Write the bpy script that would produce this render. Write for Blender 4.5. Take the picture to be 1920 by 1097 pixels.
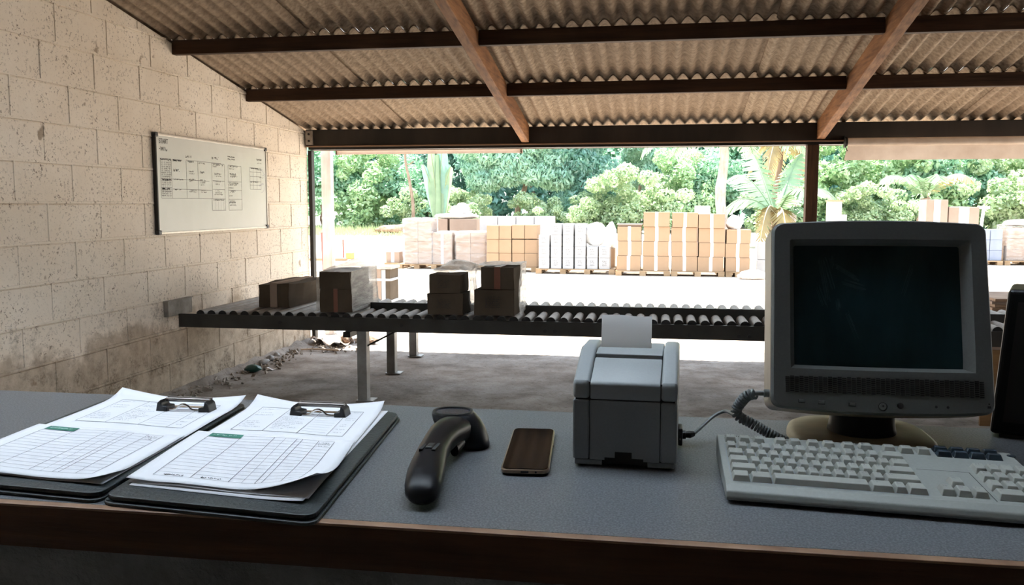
import bpy, bmesh, math, random
import numpy as np
from math import sin, cos, pi, radians, sqrt
from mathutils import Vector, Matrix, noise as mnoise

for o in list(bpy.data.objects):
    bpy.data.objects.remove(o, do_unlink=True)
SC = bpy.context.scene
COL = SC.collection
R = random.Random(7)

# ------------------------------------------------------------------ camera, world, sun, exposure
EYE = 1.28                       # eye height above the shed floor
cam_d = bpy.data.cameras.new('camera')
cam_d.sensor_fit = 'HORIZONTAL'; cam_d.sensor_width = 36.0
cam_d.lens = 36.0 * 1655.3 / 1920.0
cam_d.clip_start = 0.05; cam_d.clip_end = 300
cam = bpy.data.objects.new('camera', cam_d); COL.objects.link(cam)
cam.location = (0, 0, EYE)
cam.rotation_euler = (radians(90 - 5.723), 0, radians(9.448))
SC.camera = cam

world = bpy.data.worlds.new('sky'); SC.world = world; world.use_nodes = True
wn = world.node_tree.nodes; wl = world.node_tree.links
bg = wn['Background']
sky_tc = wn.new('ShaderNodeTexCoord'); sky_sep = wn.new('ShaderNodeSeparateXYZ')
sky_rmp = wn.new('ShaderNodeValToRGB')
wl.new(sky_tc.outputs['Generated'], sky_sep.inputs[0]); wl.new(sky_sep.outputs['Z'], sky_rmp.inputs[0])
sky_rmp.color_ramp.elements[0].position = 0.0; sky_rmp.color_ramp.elements[0].color = (1.0, 0.98, 0.93, 1)
sky_rmp.color_ramp.elements[1].position = 0.8; sky_rmp.color_ramp.elements[1].color = (0.55, 0.75, 1.0, 1)
wl.new(sky_rmp.outputs[0], bg.inputs[0])
bg.inputs[1].default_value = 1.7

sun_d = bpy.data.lights.new('sun', 'SUN'); sun_d.energy = 10.0; sun_d.angle = radians(0.6)
sun_d.color = (1.0, 0.93, 0.82)
sun = bpy.data.objects.new('sun', sun_d); COL.objects.link(sun)
SUN_DIR = Vector((-0.30, 0.40, 1.0)).normalized()
sun.rotation_euler = SUN_DIR.to_track_quat('Z', 'Y').to_euler()
sun.location = (-8, 10, 30)

SC.view_settings.view_transform = 'Standard'
SC.view_settings.look = 'None'
SC.view_settings.gamma = 1.0
SC.view_settings.use_curve_mapping = False
SC.view_settings.exposure = 1.4

# ------------------------------------------------------------------ materials
def _nt(name):
    m = bpy.data.materials.new(name); m.use_nodes = True
    nt = m.node_tree
    return m, nt, nt.nodes, nt.links, nt.nodes['Principled BSDF']

def noise_node(n, l, scale, detail=4, rough=0.6, coord='Object', vec_scale=None):
    tc = n.new('ShaderNodeTexCoord'); t = n.new('ShaderNodeTexNoise')
    t.inputs['Scale'].default_value = scale; t.inputs['Detail'].default_value = detail
    t.inputs['Roughness'].default_value = rough
    src = tc.outputs[coord]
    if vec_scale:
        mp = n.new('ShaderNodeMapping'); mp.inputs['Scale'].default_value = vec_scale
        l.new(src, mp.inputs[0]); src = mp.outputs[0]
    l.new(src, t.inputs['Vector'])
    return t

def ramp(n, l, src, p0, c0, p1, c1):
    r = n.new('ShaderNodeValToRGB'); e = r.color_ramp.elements
    e[0].position = p0; e[0].color = (*c0, 1) if len(c0) == 3 else c0
    e[1].position = p1; e[1].color = (*c1, 1) if len(c1) == 3 else c1
    l.new(src, r.inputs[0]); return r

def mix(n, l, fac, a, b, mode='MIX'):
    m = n.new('ShaderNodeMix'); m.data_type = 'RGBA'; m.blend_type = mode
    for sock, v in ((m.inputs[0], fac), (m.inputs[6], a), (m.inputs[7], b)):
        if hasattr(v, 'is_linked'): l.new(v, sock)
        elif isinstance(v, (int, float)): sock.default_value = v
        else: sock.default_value = (*v, 1)
    return m.outputs[2]

def mat(name, c, rough=0.6, metal=0.0, c2=None, scale=20, bump=0.0, bscale=None, spec=0.5, vec_scale=None, coord='Object', p=(0.35, 0.65)):
    m, nt, n, l, b = _nt(name)
    b.inputs['Roughness'].default_value = rough; b.inputs['Metallic'].default_value = metal
    b.inputs['Specular IOR Level'].default_value = spec
    c2 = c2 or tuple(v * 0.85 for v in c)
    t = noise_node(n, l, scale, coord=coord, vec_scale=vec_scale)
    r = ramp(n, l, t.outputs['Fac'], p[0], c2, p[1], c)
    l.new(r.outputs[0], b.inputs['Base Color'])
    if bump:
        t2 = noise_node(n, l, bscale or scale * 4, coord=coord, vec_scale=vec_scale)
        bp = n.new('ShaderNodeBump'); bp.inputs['Strength'].default_value = bump; bp.inputs['Distance'].default_value = 0.01
        l.new(t2.outputs['Fac'], bp.inputs['Height']); l.new(bp.outputs[0], b.inputs['Normal'])
    return m

def wall_paint():
    """cream limewash over concrete block: pitted, mildewed and flaking near the ground"""
    m, nt, n, l, b = _nt('wall_paint')
    b.inputs['Roughness'].default_value = 0.9; b.inputs['Specular IOR Level'].default_value = 0.2
    geo = n.new('ShaderNodeNewGeometry'); sep = n.new('ShaderNodeSeparateXYZ')
    l.new(geo.outputs['Position'], sep.inputs[0])
    def nz(scale, detail=5, rough=0.6):
        t = n.new('ShaderNodeTexNoise'); t.inputs['Scale'].default_value = scale
        t.inputs['Detail'].default_value = detail; t.inputs['Roughness'].default_value = rough
        l.new(geo.outputs['Position'], t.inputs['Vector']); return t.outputs['Fac']
    base = ramp(n, l, nz(1.7), 0.3, (0.74, 0.64, 0.525), 0.7, (0.84, 0.76, 0.66)).outputs[0]
    # pits in the block face
    pit = ramp(n, l, nz(62, 4, 0.75), 0.565, (0, 0, 0), 0.625, (1, 1, 1)).outputs[0]
    pitm = ramp(n, l, nz(5), 0.36, (0.15, 0.15, 0.15), 0.60, (0.9, 0.9, 0.9)).outputs[0]
    pm = n.new('ShaderNodeMath'); pm.operation = 'MULTIPLY'; l.new(pit, pm.inputs[0]); l.new(pitm, pm.inputs[1])
    col = mix(n, l, pm.outputs[0], base, (0.17, 0.12, 0.085))
    # flaked render low on the wall: height + noise
    ma = n.new('ShaderNodeMath'); ma.operation = 'MULTIPLY_ADD'
    l.new(nz(3.2, 8, 0.65), ma.inputs[0]); ma.inputs[1].default_value = -0.9; l.new(sep.outputs['Z'], ma.inputs[2])
    flake = ramp(n, l, ma.outputs[0], 0.0, (1, 1, 1), 0.10, (0, 0, 0)).outputs[0]
    fcol = ramp(n, l, nz(14, 6), 0.35, (0.34, 0.27, 0.20), 0.65, (0.52, 0.44, 0.35)).outputs[0]
    fm = n.new('ShaderNodeMath'); fm.operation = 'MULTIPLY'; fm.inputs[1].default_value = 0.85; l.new(flake, fm.inputs[0])
    col = mix(n, l, fm.outputs[0], col, fcol)
    # mildew speckle, stronger low down
    mb = n.new('ShaderNodeMath'); mb.operation = 'MULTIPLY_ADD'
    l.new(sep.outputs['Z'], mb.inputs[0]); mb.inputs[1].default_value = -0.16; l.new(nz(4.5, 10, 0.75), mb.inputs[2])
    mil = ramp(n, l, mb.outputs[0], 0.45, (0, 0, 0), 0.56, (0.85, 0.85, 0.85)).outputs[0]
    sp = ramp(n, l, nz(60, 4, 0.8), 0.42, (0.15, 0.15, 0.15), 0.6, (1, 1, 1)).outputs[0]
    mm = n.new('ShaderNodeMath'); mm.operation = 'MULTIPLY'; l.new(mil, mm.inputs[0]); l.new(sp, mm.inputs[1])
    col = mix(n, l, mm.outputs[0], col, (0.13, 0.105, 0.075))
    # rust-brown dabs
    dab = ramp(n, l, nz(7.5, 3, 0.5), 0.70, (0, 0, 0), 0.74, (0.7, 0.7, 0.7)).outputs[0]
    col = mix(n, l, dab, col, (0.22, 0.15, 0.09))
    l.new(col, b.inputs['Base Color'])
    bp = n.new('ShaderNodeBump'); bp.inputs['Strength'].default_value = 0.5; bp.inputs['Distance'].default_value = 0.006
    l.new(nz(70, 5, 0.7), bp.inputs['Height']); l.new(bp.outputs[0], b.inputs['Normal'])
    return m

def floor_mat():
    m, nt, n, l, b = _nt('packed_dirt_floor')
    b.inputs['Roughness'].default_value = 0.95; b.inputs['Specular IOR Level'].default_value = 0.15
    a = noise_node(n, l, 0.9, 8, 0.65); c = noise_node(n, l, 3.2, 10, 0.62); d = noise_node(n, l, 45, 4, 0.7)
    base = ramp(n, l, a.outputs['Fac'], 0.35, (0.23, 0.20, 0.175), 0.65, (0.48, 0.435, 0.40)).outputs[0]
    s = ramp(n, l, c.outputs['Fac'], 0.34, (0.55, 0.51, 0.47), 0.58, (1, 1, 1)).outputs[0]
    col = mix(n, l, 1.0, base, s, 'MULTIPLY')
    g = ramp(n, l, d.outputs['Fac'], 0.34, (0.55, 0.5, 0.45), 0.44, (1, 1, 1)).outputs[0]
    col = mix(n, l, 0.8, col, g, 'MULTIPLY')
    l.new(col, b.inputs['Base Color'])
    bp = n.new('ShaderNodeBump'); bp.inputs['Strength'].default_value = 0.6; bp.inputs['Distance'].default_value = 0.03
    l.new(c.outputs['Fac'], bp.inputs['Height']); l.new(bp.outputs[0], b.inputs['Normal'])
    return m

def wood(name, c, c2, axis='Y', scale=6, rough=0.75):
    vs = {'X': (0.6, 9, 9), 'Y': (9, 0.6, 9), 'Z': (9, 9, 0.6)}[axis]
    m, nt, n, l, b = _nt(name)
    b.inputs['Roughness'].default_value = rough; b.inputs['Specular IOR Level'].default_value = 0.25
    t = noise_node(n, l, scale, 8, 0.65, vec_scale=vs)
    t3 = noise_node(n, l, 1.8, 4)
    r = ramp(n, l, t.outputs['Fac'], 0.32, c2, 0.68, c).outputs[0]
    k = ramp(n, l, t3.outputs['Fac'], 0.35, (0.6, 0.55, 0.5), 0.65, (1, 1, 1)).outputs[0]
    l.new(mix(n, l, 1.0, r, k, 'MULTIPLY'), b.inputs['Base Color'])
    bp = n.new('ShaderNodeBump'); bp.inputs['Strength'].default_value = 0.35; bp.inputs['Distance'].default_value = 0.004
    l.new(t.outputs['Fac'], bp.inputs['Height']); l.new(bp.outputs[0], b.inputs['Normal'])
    return m

def leaf_mat(name, c, c2, trans=0.45):
    m, nt, n, l, b = _nt(name)
    out = n['Material Output']; n.remove(b)
    t = noise_node(n, l, 1.6, 3, 0.6)
    r = ramp(n, l, t.outputs['Fac'], 0.3, c2, 0.7, c).outputs[0]
    d = n.new('ShaderNodeBsdfDiffuse'); tr = n.new('ShaderNodeBsdfTranslucent'); ms = n.new('ShaderNodeMixShader')
    l.new(r, d.inputs[0]); l.new(r, tr.inputs[0]); ms.inputs[0].default_value = trans
    gl = n.new('ShaderNodeBsdfGlossy'); gl.inputs['Roughness'].default_value = 0.45; gl.inputs[0].default_value = (1, 1, 1, 1)
    m2 = n.new('ShaderNodeMixShader'); m2.inputs[0].default_value = 0.06
    l.new(d.outputs[0], ms.inputs[1]); l.new(tr.outputs[0], ms.inputs[2])
    l.new(ms.outputs[0], m2.inputs[1]); l.new(gl.outputs[0], m2.inputs[2]); l.new(m2.outputs[0], out.inputs[0])
    return m

def film(name, c, clear, rough=0.25, bscale=14, vs=(1, 1, 3)):
    """clear stretch film: see-through with a milky, crinkled sheen"""
    m, nt, n, l, b = _nt(name)
    out = n['Material Output']; n.remove(b)
    t = noise_node(n, l, bscale, 6, 0.7, vec_scale=vs)
    bp = n.new('ShaderNodeBump'); bp.inputs['Strength'].default_value = 0.8; bp.inputs['Distance'].default_value = 0.03
    l.new(t.outputs['Fac'], bp.inputs['Height'])
    tp = n.new('ShaderNodeBsdfTransparent'); tp.inputs[0].default_value = (0.95, 0.95, 0.95, 1)
    tr = n.new('ShaderNodeBsdfTranslucent'); tr.inputs[0].default_value = (*c, 1)
    df = n.new('ShaderNodeBsdfDiffuse'); df.inputs[0].default_value = (*c, 1)
    gl = n.new('ShaderNodeBsdfGlossy'); gl.inputs['Roughness'].default_value = rough
    for s in (tr, df, gl): l.new(bp.outputs[0], s.inputs['Normal'])
    m1 = n.new('ShaderNodeMixShader'); m1.inputs[0].default_value = 0.5
    l.new(df.outputs[0], m1.inputs[1]); l.new(tr.outputs[0], m1.inputs[2])
    m2 = n.new('ShaderNodeMixShader'); m2.inputs[0].default_value = 0.3
    l.new(m1.outputs[0], m2.inputs[1]); l.new(gl.outputs[0], m2.inputs[2])
    m3 = n.new('ShaderNodeMixShader')
    f = ramp(n, l, t.outputs['Fac'], 0.35, (clear + 0.12,) * 3, 0.7, (max(clear - 0.3, 0.05),) * 3)
    l.new(f.outputs[0], m3.inputs[0]); l.new(m2.outputs[0], m3.inputs[1]); l.new(tp.outputs[0], m3.inputs[2])
    l.new(m3.outputs[0], out.inputs[0])
    return m

M = {}
M['wall'] = wall_paint()
M['dark_wall'] = mat('bounce_damping_render', (0.085, 0.075, 0.065), 0.9, c2=(0.06, 0.052, 0.045), scale=4)  # walls out of view, darkened so they bounce little light forward
M['mortar'] = mat('mortar', (0.74, 0.66, 0.56), 0.9, c2=(0.50, 0.42, 0.34), scale=9, bump=0.3, coord='Object')
M['floor'] = floor_mat()
M['ground'] = mat('yard_dirt', (0.56, 0.49, 0.41), 0.95, c2=(0.44, 0.37, 0.30), scale=0.7, bump=0.4, bscale=6, spec=0.1)
M['roof'] = mat('fibre_cement', (0.46, 0.355, 0.255), 0.85, c2=(0.24, 0.175, 0.12), scale=34, bump=0.2, bscale=110, spec=0.25)
M['roof2'] = mat('fibre_cement_aged', (0.40, 0.30, 0.215), 0.85, c2=(0.24, 0.175, 0.12), scale=30, bump=0.2, bscale=110, spec=0.25)
M['added_light_sheet'] = None
def _light_sheet():  # for the added overhead sheets that let light down on the counter
    m, nt, n, l, b = _nt('added_translucent_sheet'); out = n['Material Output']; n.remove(b)
    tr = n.new('ShaderNodeBsdfTranslucent'); tr.inputs[0].default_value = (0.86, 0.92, 0.98, 1)
    df = n.new('ShaderNodeBsdfDiffuse'); df.inputs[0].default_value = (0.8, 0.8, 0.8, 1)
    ms = n.new('ShaderNodeMixShader'); ms.inputs[0].default_value = 0.95
    l.new(df.outputs[0], ms.inputs[1]); l.new(tr.outputs[0], ms.inputs[2]); l.new(ms.outputs[0], out.inputs[0]); return m
M['added_light_sheet'] = _light_sheet()
M['rafter'] = wood('rafter_timber', (0.42, 0.20, 0.085), (0.16, 0.07, 0.03), 'Y', 5)
M['purlin'] = wood('purlin_timber', (0.105, 0.055, 0.030), (0.035, 0.018, 0.011), 'X', 4)
M['beam'] = mat('dark_stained_beam', (0.042, 0.031, 0.024), 0.7, c2=(0.013, 0.010, 0.008), scale=3, bump=0.2, bscale=25, vec_scale=(1, 1, 0.25))
M['post'] = wood('post_timber', (0.15, 0.08, 0.042), (0.05, 0.026, 0.015), 'Z', 4)
M['pale_timber'] = wood('pale_timber', (0.88, 0.72, 0.58), (0.72, 0.55, 0.42), 'X', 4)
M['jamb_timber'] = wood('jamb_timber', (0.78, 0.70, 0.64), (0.60, 0.51, 0.45), 'Z', 3)
M['black_steel'] = mat('black_steel', (0.02, 0.018, 0.016), 0.5, 0.3, scale=12)
M['track'] = mat('rusty_track', (0.30, 0.18, 0.11), 0.6, 0.2, scale=8)
M['galv'] = mat('galvanised_plate', (0.42, 0.39, 0.35), 0.5, 0.5, c2=(0.26, 0.23, 0.2), scale=18)
M['shade_grey'] = mat('shade_grey_metal', (0.34, 0.31, 0.27), 0.7, c2=(0.16, 0.14, 0.12), scale=9)  # darker grey carries the shade on the wall box's near face
M['canvas_cloth'] = None
M['canvas'] = mat('canvas_blind', (0.84, 0.71, 0.60), 0.85, c2=(0.70, 0.57, 0.46), scale=5, bump=0.15, bscale=40, spec=0.1)
M['laminate'] = mat('grey_laminate', (0.165, 0.172, 0.182), 0.40, c2=(0.078, 0.083, 0.091), scale=330, spec=0.45, p=(0.42, 0.60))
M['fascia'] = wood('dark_wood_fascia', (0.12, 0.055, 0.028), (0.05, 0.021, 0.011), 'X', 5, rough=0.45)
M['fascia_lip'] = mat('worn_wood_lip', (0.34, 0.20, 0.12), 0.4, c2=(0.18, 0.09, 0.05), scale=14)
M['panel'] = mat('grey_render_panel', (0.24, 0.25, 0.25), 0.9, c2=(0.165, 0.17, 0.172), scale=8, bump=0.9, bscale=42, spec=0.15)
M['rail'] = mat('painted_steel_rail', (0.050, 0.048, 0.043), 0.55, 0.1, c2=(0.033, 0.031, 0.028), spec=0.3, scale=7, bump=0.1)
M['roller'] = mat('roller_steel', (0.32, 0.30, 0.275), 0.55, 0.15, c2=(0.21, 0.195, 0.175), spec=0.3, scale=9)
M['leg_steel'] = mat('leg_steel', (0.33, 0.33, 0.32), 0.5, 0.35, c2=(0.22, 0.21, 0.2), scale=9)
M['dark'] = mat('near_black', (0.010, 0.010, 0.010), 0.7)
M['kraft'] = mat('kraft_card', (0.315, 0.212, 0.135), 0.85, c2=(0.28, 0.188, 0.118), scale=3, spec=0.1)
M['kraft_pale'] = mat('pale_kraft_card', (0.31, 0.235, 0.185), 0.85, c2=(0.27, 0.20, 0.155), scale=3, spec=0.1)
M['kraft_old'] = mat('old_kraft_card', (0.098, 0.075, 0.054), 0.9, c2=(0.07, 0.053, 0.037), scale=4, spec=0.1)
M['white_card'] = mat('white_card', (0.40, 0.39, 0.385), 0.8, c2=(0.35, 0.345, 0.345), scale=5, spec=0.15)
M['blue_card'] = mat('blue_grey_plastic', (0.22, 0.25, 0.33), 0.6, scale=4)
M['white_tape'] = mat('white_tape', (0.80, 0.77, 0.72), 0.35, scale=5)
M['brown_tape'] = mat('brown_tape', (0.20, 0.075, 0.045), 0.35, scale=5)
M['blue_tape'] = mat('grey_blue_tape', (0.40, 0.43, 0.50), 0.4, scale=5)
M['print'] = mat('dark_print', (0.035, 0.03, 0.028), 0.8)
M['print_grey'] = mat('grey_print', (0.25, 0.24, 0.25), 0.8)
M['film'] = film('stretch_film', (0.88, 0.88, 0.87), 0.50, bscale=7, vs=(1, 1, 5))
M['film_far'] = film('milky_stretch_film', (0.80, 0.79, 0.80), 0.86, bscale=7)
M['sack'] = mat('white_woven_sack', (0.74, 0.68, 0.64), 0.7, c2=(0.62, 0.54, 0.50), scale=7, bump=0.3)
M['pallet'] = wood('pallet_wood', (0.44, 0.31, 0.19), (0.30, 0.20, 0.115), 'X', 4)
M['white_plastic'] = mat('whiteboard_enamel', (0.70, 0.70, 0.655), 0.28, c2=(0.66, 0.66, 0.61), scale=3)
M['alu'] = mat('aluminium_frame', (0.55, 0.50, 0.44), 0.4, 0.6, scale=20)
M['ink'] = mat('marker_ink', (0.045, 0.04, 0.04), 0.7)
M['ink_grey'] = mat('faded_marker_ink', (0.30, 0.285, 0.27), 0.7)
M['ink_violet'] = mat('violet_marker_ink', (0.42, 0.40, 0.52), 0.7)
M['paper'] = mat('white_paper', (0.79, 0.79, 0.815), 0.8, c2=(0.76, 0.76, 0.79), scale=6, spec=0.1)
def _paper():
    m, nt, n, l, b = _nt('thin_paper'); out = n['Material Output']; n.remove(b)
    tr = n.new('ShaderNodeBsdfTranslucent'); tr.inputs[0].default_value = (0.86, 0.86, 0.88, 1)
    df = n.new('ShaderNodeBsdfDiffuse'); df.inputs[0].default_value = (0.87, 0.87, 0.89, 1)
    ms = n.new('ShaderNodeMixShader'); ms.inputs[0].default_value = 0.30
    l.new(df.outputs[0], ms.inputs[1]); l.new(tr.outputs[0], ms.inputs[2]); l.new(ms.outputs[0], out.inputs[0]); return m
M['thin_paper'] = _paper()
def _cloth(tf):
    m, nt, n, l, b = _nt('thin_canvas'); out = n['Material Output']; n.remove(b)
    t = noise_node(n, l, 4, 5); r = ramp(n, l, t.outputs['Fac'], .35, (0.62, 0.49, 0.40), .65, (0.76, 0.63, 0.53)).outputs[0]
    tr = n.new('ShaderNodeBsdfTranslucent'); df = n.new('ShaderNodeBsdfDiffuse'); l.new(r, tr.inputs[0]); l.new(r, df.inputs[0])
    ms = n.new('ShaderNodeMixShader'); ms.inputs[0].default_value = tf
    l.new(df.outputs[0], ms.inputs[1]); l.new(tr.outputs[0], ms.inputs[2]); l.new(ms.outputs[0], out.inputs[0]); return m
M['canvas_cloth'] = _cloth(.28)
M['backlit_strip'] = _cloth(.62)  # cloth stands in for the batten so light from behind brightens it
M['form_line'] = mat('printed_line', (0.085, 0.085, 0.095), 0.8)
M['form_faint'] = mat('faint_printed_line', (0.38, 0.38, 0.41), 0.8)
M['green_tag'] = mat('green_print', (0.035, 0.20, 0.14), 0.7)
M['mint'] = mat('mint_print', (0.50, 0.70, 0.62), 0.7)
M['board'] = mat('dark_green_leatherette', (0.022, 0.030, 0.030), 0.48, c2=(0.014, 0.020, 0.021), scale=30, bump=0.25, bscale=160)
M['chrome'] = mat('chrome', (0.75, 0.74, 0.72), 0.15, 1.0)
M['clip_metal'] = mat('dull_clip_metal', (0.30, 0.27, 0.25), 0.35, 0.8, scale=30)
M['black_rubber'] = mat('black_rubber', (0.010, 0.011, 0.012), 0.45)
M['black_plastic'] = mat('black_plastic', (0.006, 0.007, 0.009), 0.36, spec=0.20, c2=(0.006, 0.007, 0.009), scale=60)
M['glass_dark'] = mat('dark_glass', (0.004, 0.004, 0.005), 0.06, spec=0.05)
M['lens'] = mat('scanner_window', (0.045, 0.055, 0.065), 0.10)
M['brass'] = mat('bronze_phone_frame', (0.30, 0.215, 0.15), 0.28, 0.9, scale=6)
M['printer'] = mat('grey_printer_plastic', (0.31, 0.33, 0.335), 0.45, c2=(0.29, 0.31, 0.315), scale=300)
M['printer_lo'] = mat('dark_grey_printer_plastic', (0.25, 0.27, 0.275), 0.5, c2=(0.23, 0.25, 0.255), scale=300)
M['beige'] = mat('aged_beige_plastic', (0.275, 0.285, 0.265), 0.5, c2=(0.255, 0.265, 0.245), scale=200)
M['beige_mon_shade'] = mat('shaded_beige_plastic', (0.120, 0.127, 0.121), 0.5, c2=(0.108, 0.114, 0.109), scale=250)  # monitor front: shade on the face is put into this darker plastic
M['beige_mon_lit'] = mat('lit_beige_plastic', (0.42, 0.35, 0.26), 0.5, c2=(0.38, 0.31, 0.225), scale=30)  # same plastic, lighter and warmer: light on the side put into the colour
M['beige_base_lit'] = mat('backlit_beige_plastic', (0.42, 0.33, 0.21), 0.5, scale=30)  # tan of the light behind the base, put into its colour
M['beige_key'] = mat('beige_keycap', (0.33, 0.335, 0.30), 0.5, c2=(0.295, 0.30, 0.27), scale=60)
M['blue_key'] = mat('dark_blue_keycap', (0.015, 0.030, 0.045), 0.45)
M['crt'] = mat('crt_glass', (0.018, 0.046, 0.056), 0.15, c2=(0.011, 0.030, 0.037), spec=0.22, scale=5, vec_scale=(3, 1, 1))
M['smear'] = mat('dust_smear', (0.030, 0.066, 0.080), 0.25, c2=(0.018, 0.046, 0.056), scale=60)
M['cord'] = mat('grey_cord', (0.15, 0.165, 0.165), 0.45)
M['plywood'] = wood('plywood_board', (0.33, 0.19, 0.08), (0.25, 0.14, 0.06), 'X', 3)
M['cardstack'] = wood('stacked_card', (0.50, 0.36, 0.25), (0.24, 0.14, 0.085), 'X', 6)
M['leaf_lit'] = leaf_mat('bright_leaf', (0.452, 0.608, 0.337), (0.264, 0.422, 0.203), 0.5)
M['leaf_mid'] = leaf_mat('mid_green_leaf', (0.347, 0.552, 0.356), (0.182, 0.374, 0.234), 0.5)
M['leaf_dark'] = leaf_mat('deep_green_leaf', (0.222, 0.421, 0.311), (0.116, 0.262, 0.201), 0.5)
M['leaf_feather'] = leaf_mat('feathery_leaf', (0.441, 0.638, 0.465), (0.238, 0.438, 0.310), 0.5)
M['leaf_pale'] = leaf_mat('pale_yellow_green_leaf', (0.459, 0.560, 0.354), (0.310, 0.434, 0.218), 0.5)
M['frond'] = leaf_mat('palm_frond', (0.252, 0.375, 0.210), (0.140, 0.247, 0.128), 0.45)
M['frond_dry'] = leaf_mat('dry_palm_frond', (0.413, 0.317, 0.120), (0.270, 0.187, 0.083), 0.4)
M['net'] = film('pale_green_net', (0.62, 0.72, 0.60), 0.50, bscale=3)
M['bark'] = wood('bark', (0.36, 0.28, 0.22), (0.19, 0.135, 0.10), 'Z', 4, rough=0.95)
M['bark_pale'] = wood('pale_bark', (0.56, 0.50, 0.46), (0.37, 0.31, 0.28), 'Z', 3, rough=0.95)
M['grass'] = leaf_mat('dry_grass_blade', (0.34, 0.40, 0.19), (0.20, 0.27, 0.11), 0.4)
M['brush'] = mat('brush_heap', (0.36, 0.25, 0.16), 0.95, c2=(0.2, 0.13, 0.08), scale=9)
M['rubble'] = mat('rubble', (0.42, 0.37, 0.32), 0.9, c2=(0.20, 0.165, 0.13), scale=14)
M['red'] = mat('red_paint', (0.50, 0.09, 0.07), 0.6)
M['orange_card'] = mat('orange_card', (0.62, 0.33, 0.10), 0.8)
M['teal'] = mat('teal_plastic', (0.02, 0.10, 0.085), 0.4)
M['white_paint'] = mat('white_paint', (0.78, 0.76, 0.72), 0.6)

# ------------------------------------------------------------------ mesh helpers
class MB:
    """collects shapes, then links them as ONE mesh object"""
    def __init__(s): s.v = []; s.f = []
    def add(s, v, f):
        b = len(s.v); s.v += [tuple(p) for p in v]; s.f += [tuple(i + b for i in q) for q in f]
    def box(s, x0, x1, y0, y1, z0, z1, mt=None):
        v = [Vector(p) for p in ((x0, y0, z0), (x1, y0, z0), (x1, y1, z0), (x0, y1, z0), (x0, y0, z1), (x1, y0, z1), (x1, y1, z1), (x0, y1, z1))]
        if mt: v = [mt @ p for p in v]
        s.add(v, [(0, 3, 2, 1), (4, 5, 6, 7), (0, 1, 5, 4), (1, 2, 6, 5), (2, 3, 7, 6), (3, 0, 4, 7)])
    def prism(s, poly, d, fn):
        """poly: 2D points; fn(a, b, t) -> 3D for t = 0..d"""
        n = len(poly)
        v = [fn(a, b, 0) for a, b in poly] + [fn(a, b, d) for a, b in poly]
        s.add(v, [tuple(range(n))[::-1], tuple(range(n, 2 * n))] + [(i, (i + 1) % n, n + (i + 1) % n, n + i) for i in range(n)])
    def tube(s, pts, r, n=8, cap=True):
        pts = [Vector(p) for p in pts]; k = len(pts); rr = r if hasattr(r, '__len__') else [r] * k
        t0 = (pts[1] - pts[0]).normalized()
        up = Vector((0, 0, 1)) if abs(t0.z) < 0.9 else Vector((1, 0, 0))
        nx = t0.cross(up).normalized(); v = []
        for i, p in enumerate(pts):
            t = (pts[min(i + 1, k - 1)] - pts[max(i - 1, 0)]).normalized()
            nx = (nx - t * nx.dot(t)).normalized(); ny = t.cross(nx)
            for j in range(n):
                a = 2 * pi * j / n; v.append(p + (nx * cos(a) + ny * sin(a)) * rr[i])
        f = [(i * n + j, i * n + (j + 1) % n, (i + 1) * n + (j + 1) % n, (i + 1) * n + j) for i in range(k - 1) for j in range(n)]
        if cap: f += [tuple(range(n))[::-1], tuple(range((k - 1) * n, k * n))]
        s.add(v, f)
    def loft(s, rings, cap=True):
        n = len(rings[0]); v = [p for r_ in rings for p in r_]; k = len(rings)
        f = [(i * n + j, i * n + (j + 1) % n, (i + 1) * n + (j + 1) % n, (i + 1) * n + j) for i in range(k - 1) for j in range(n)]
        if cap: f += [tuple(range(n))[::-1], tuple(range((k - 1) * n, k * n))]
        s.add(v, f)
    def grid(s, fn, nu, nv):
        v = [fn(i / nu, j / nv) for j in range(nv + 1) for i in range(nu + 1)]
        w = nu + 1
        s.add(v, [(j * w + i, j * w + i + 1, (j + 1) * w + i + 1, (j + 1) * w + i) for j in range(nv) for i in range(nu)])
    def mesh(s, name, m, smooth=False, bevel=0, seg=2):
        me = bpy.data.meshes.new(name); me.from_pydata(s.v, [], s.f); me.materials.append(m)
        bm = bmesh.new(); bm.from_mesh(me)
        bmesh.ops.recalc_face_normals(bm, faces=bm.faces)
        if bevel:
            es = [e for e in bm.edges if len(e.link_faces) == 2 and e.calc_face_angle(0) > 0.5]
            bmesh.ops.bevel(bm, geom=es, offset=bevel, segments=seg, profile=0.5, affect='EDGES', clamp_overlap=True)
        bm.to_mesh(me); bm.free()
        if smooth:
            for p in me.polygons: p.use_smooth = True
            try: me.set_sharp_from_angle(angle=radians(40))
            except Exception: pass
        return me
    def build(s, name, m, parent=None, smooth=False, bevel=0, seg=2, kind=None):
        return link(name, s.mesh(name, m, smooth, bevel, seg), parent, kind)

def link(name, me, parent=None, kind=None):
    o = bpy.data.objects.new(name, me); COL.objects.link(o)
    if parent:
        o.parent = parent
        o.matrix_parent_inverse = Matrix.Translation(-parent.location) if tuple(parent.rotation_euler) == (0, 0, 0) else parent.matrix_basis.inverted()
    if kind: o['kind'] = kind
    return o

def kid(name, me, parent, loc=(0, 0, 0), rot=(0, 0, 0), kind=None):
    """a part given in its thing's own coordinates"""
    o = bpy.data.objects.new(name, me); COL.objects.link(o); o.parent = parent
    o.location = loc; o.rotation_euler = rot
    if kind: o['kind'] = kind
    return o

def tag(o, label=None, cat=None, group=None, kind=None):
    if label: o['label'] = label
    if cat: o['category'] = cat
    if group: o['group'] = group
    if kind: o['kind'] = kind
    return o

def thing(name, label, cat, loc=(0, 0, 0), rot=(0, 0, 0), group=None, kind=None):
    o = bpy.data.objects.new(name, None); COL.objects.link(o)
    o.empty_display_size = 0.05
    o.location = loc; o.rotation_euler = rot
    return tag(o, label, cat, group, kind)

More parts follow.
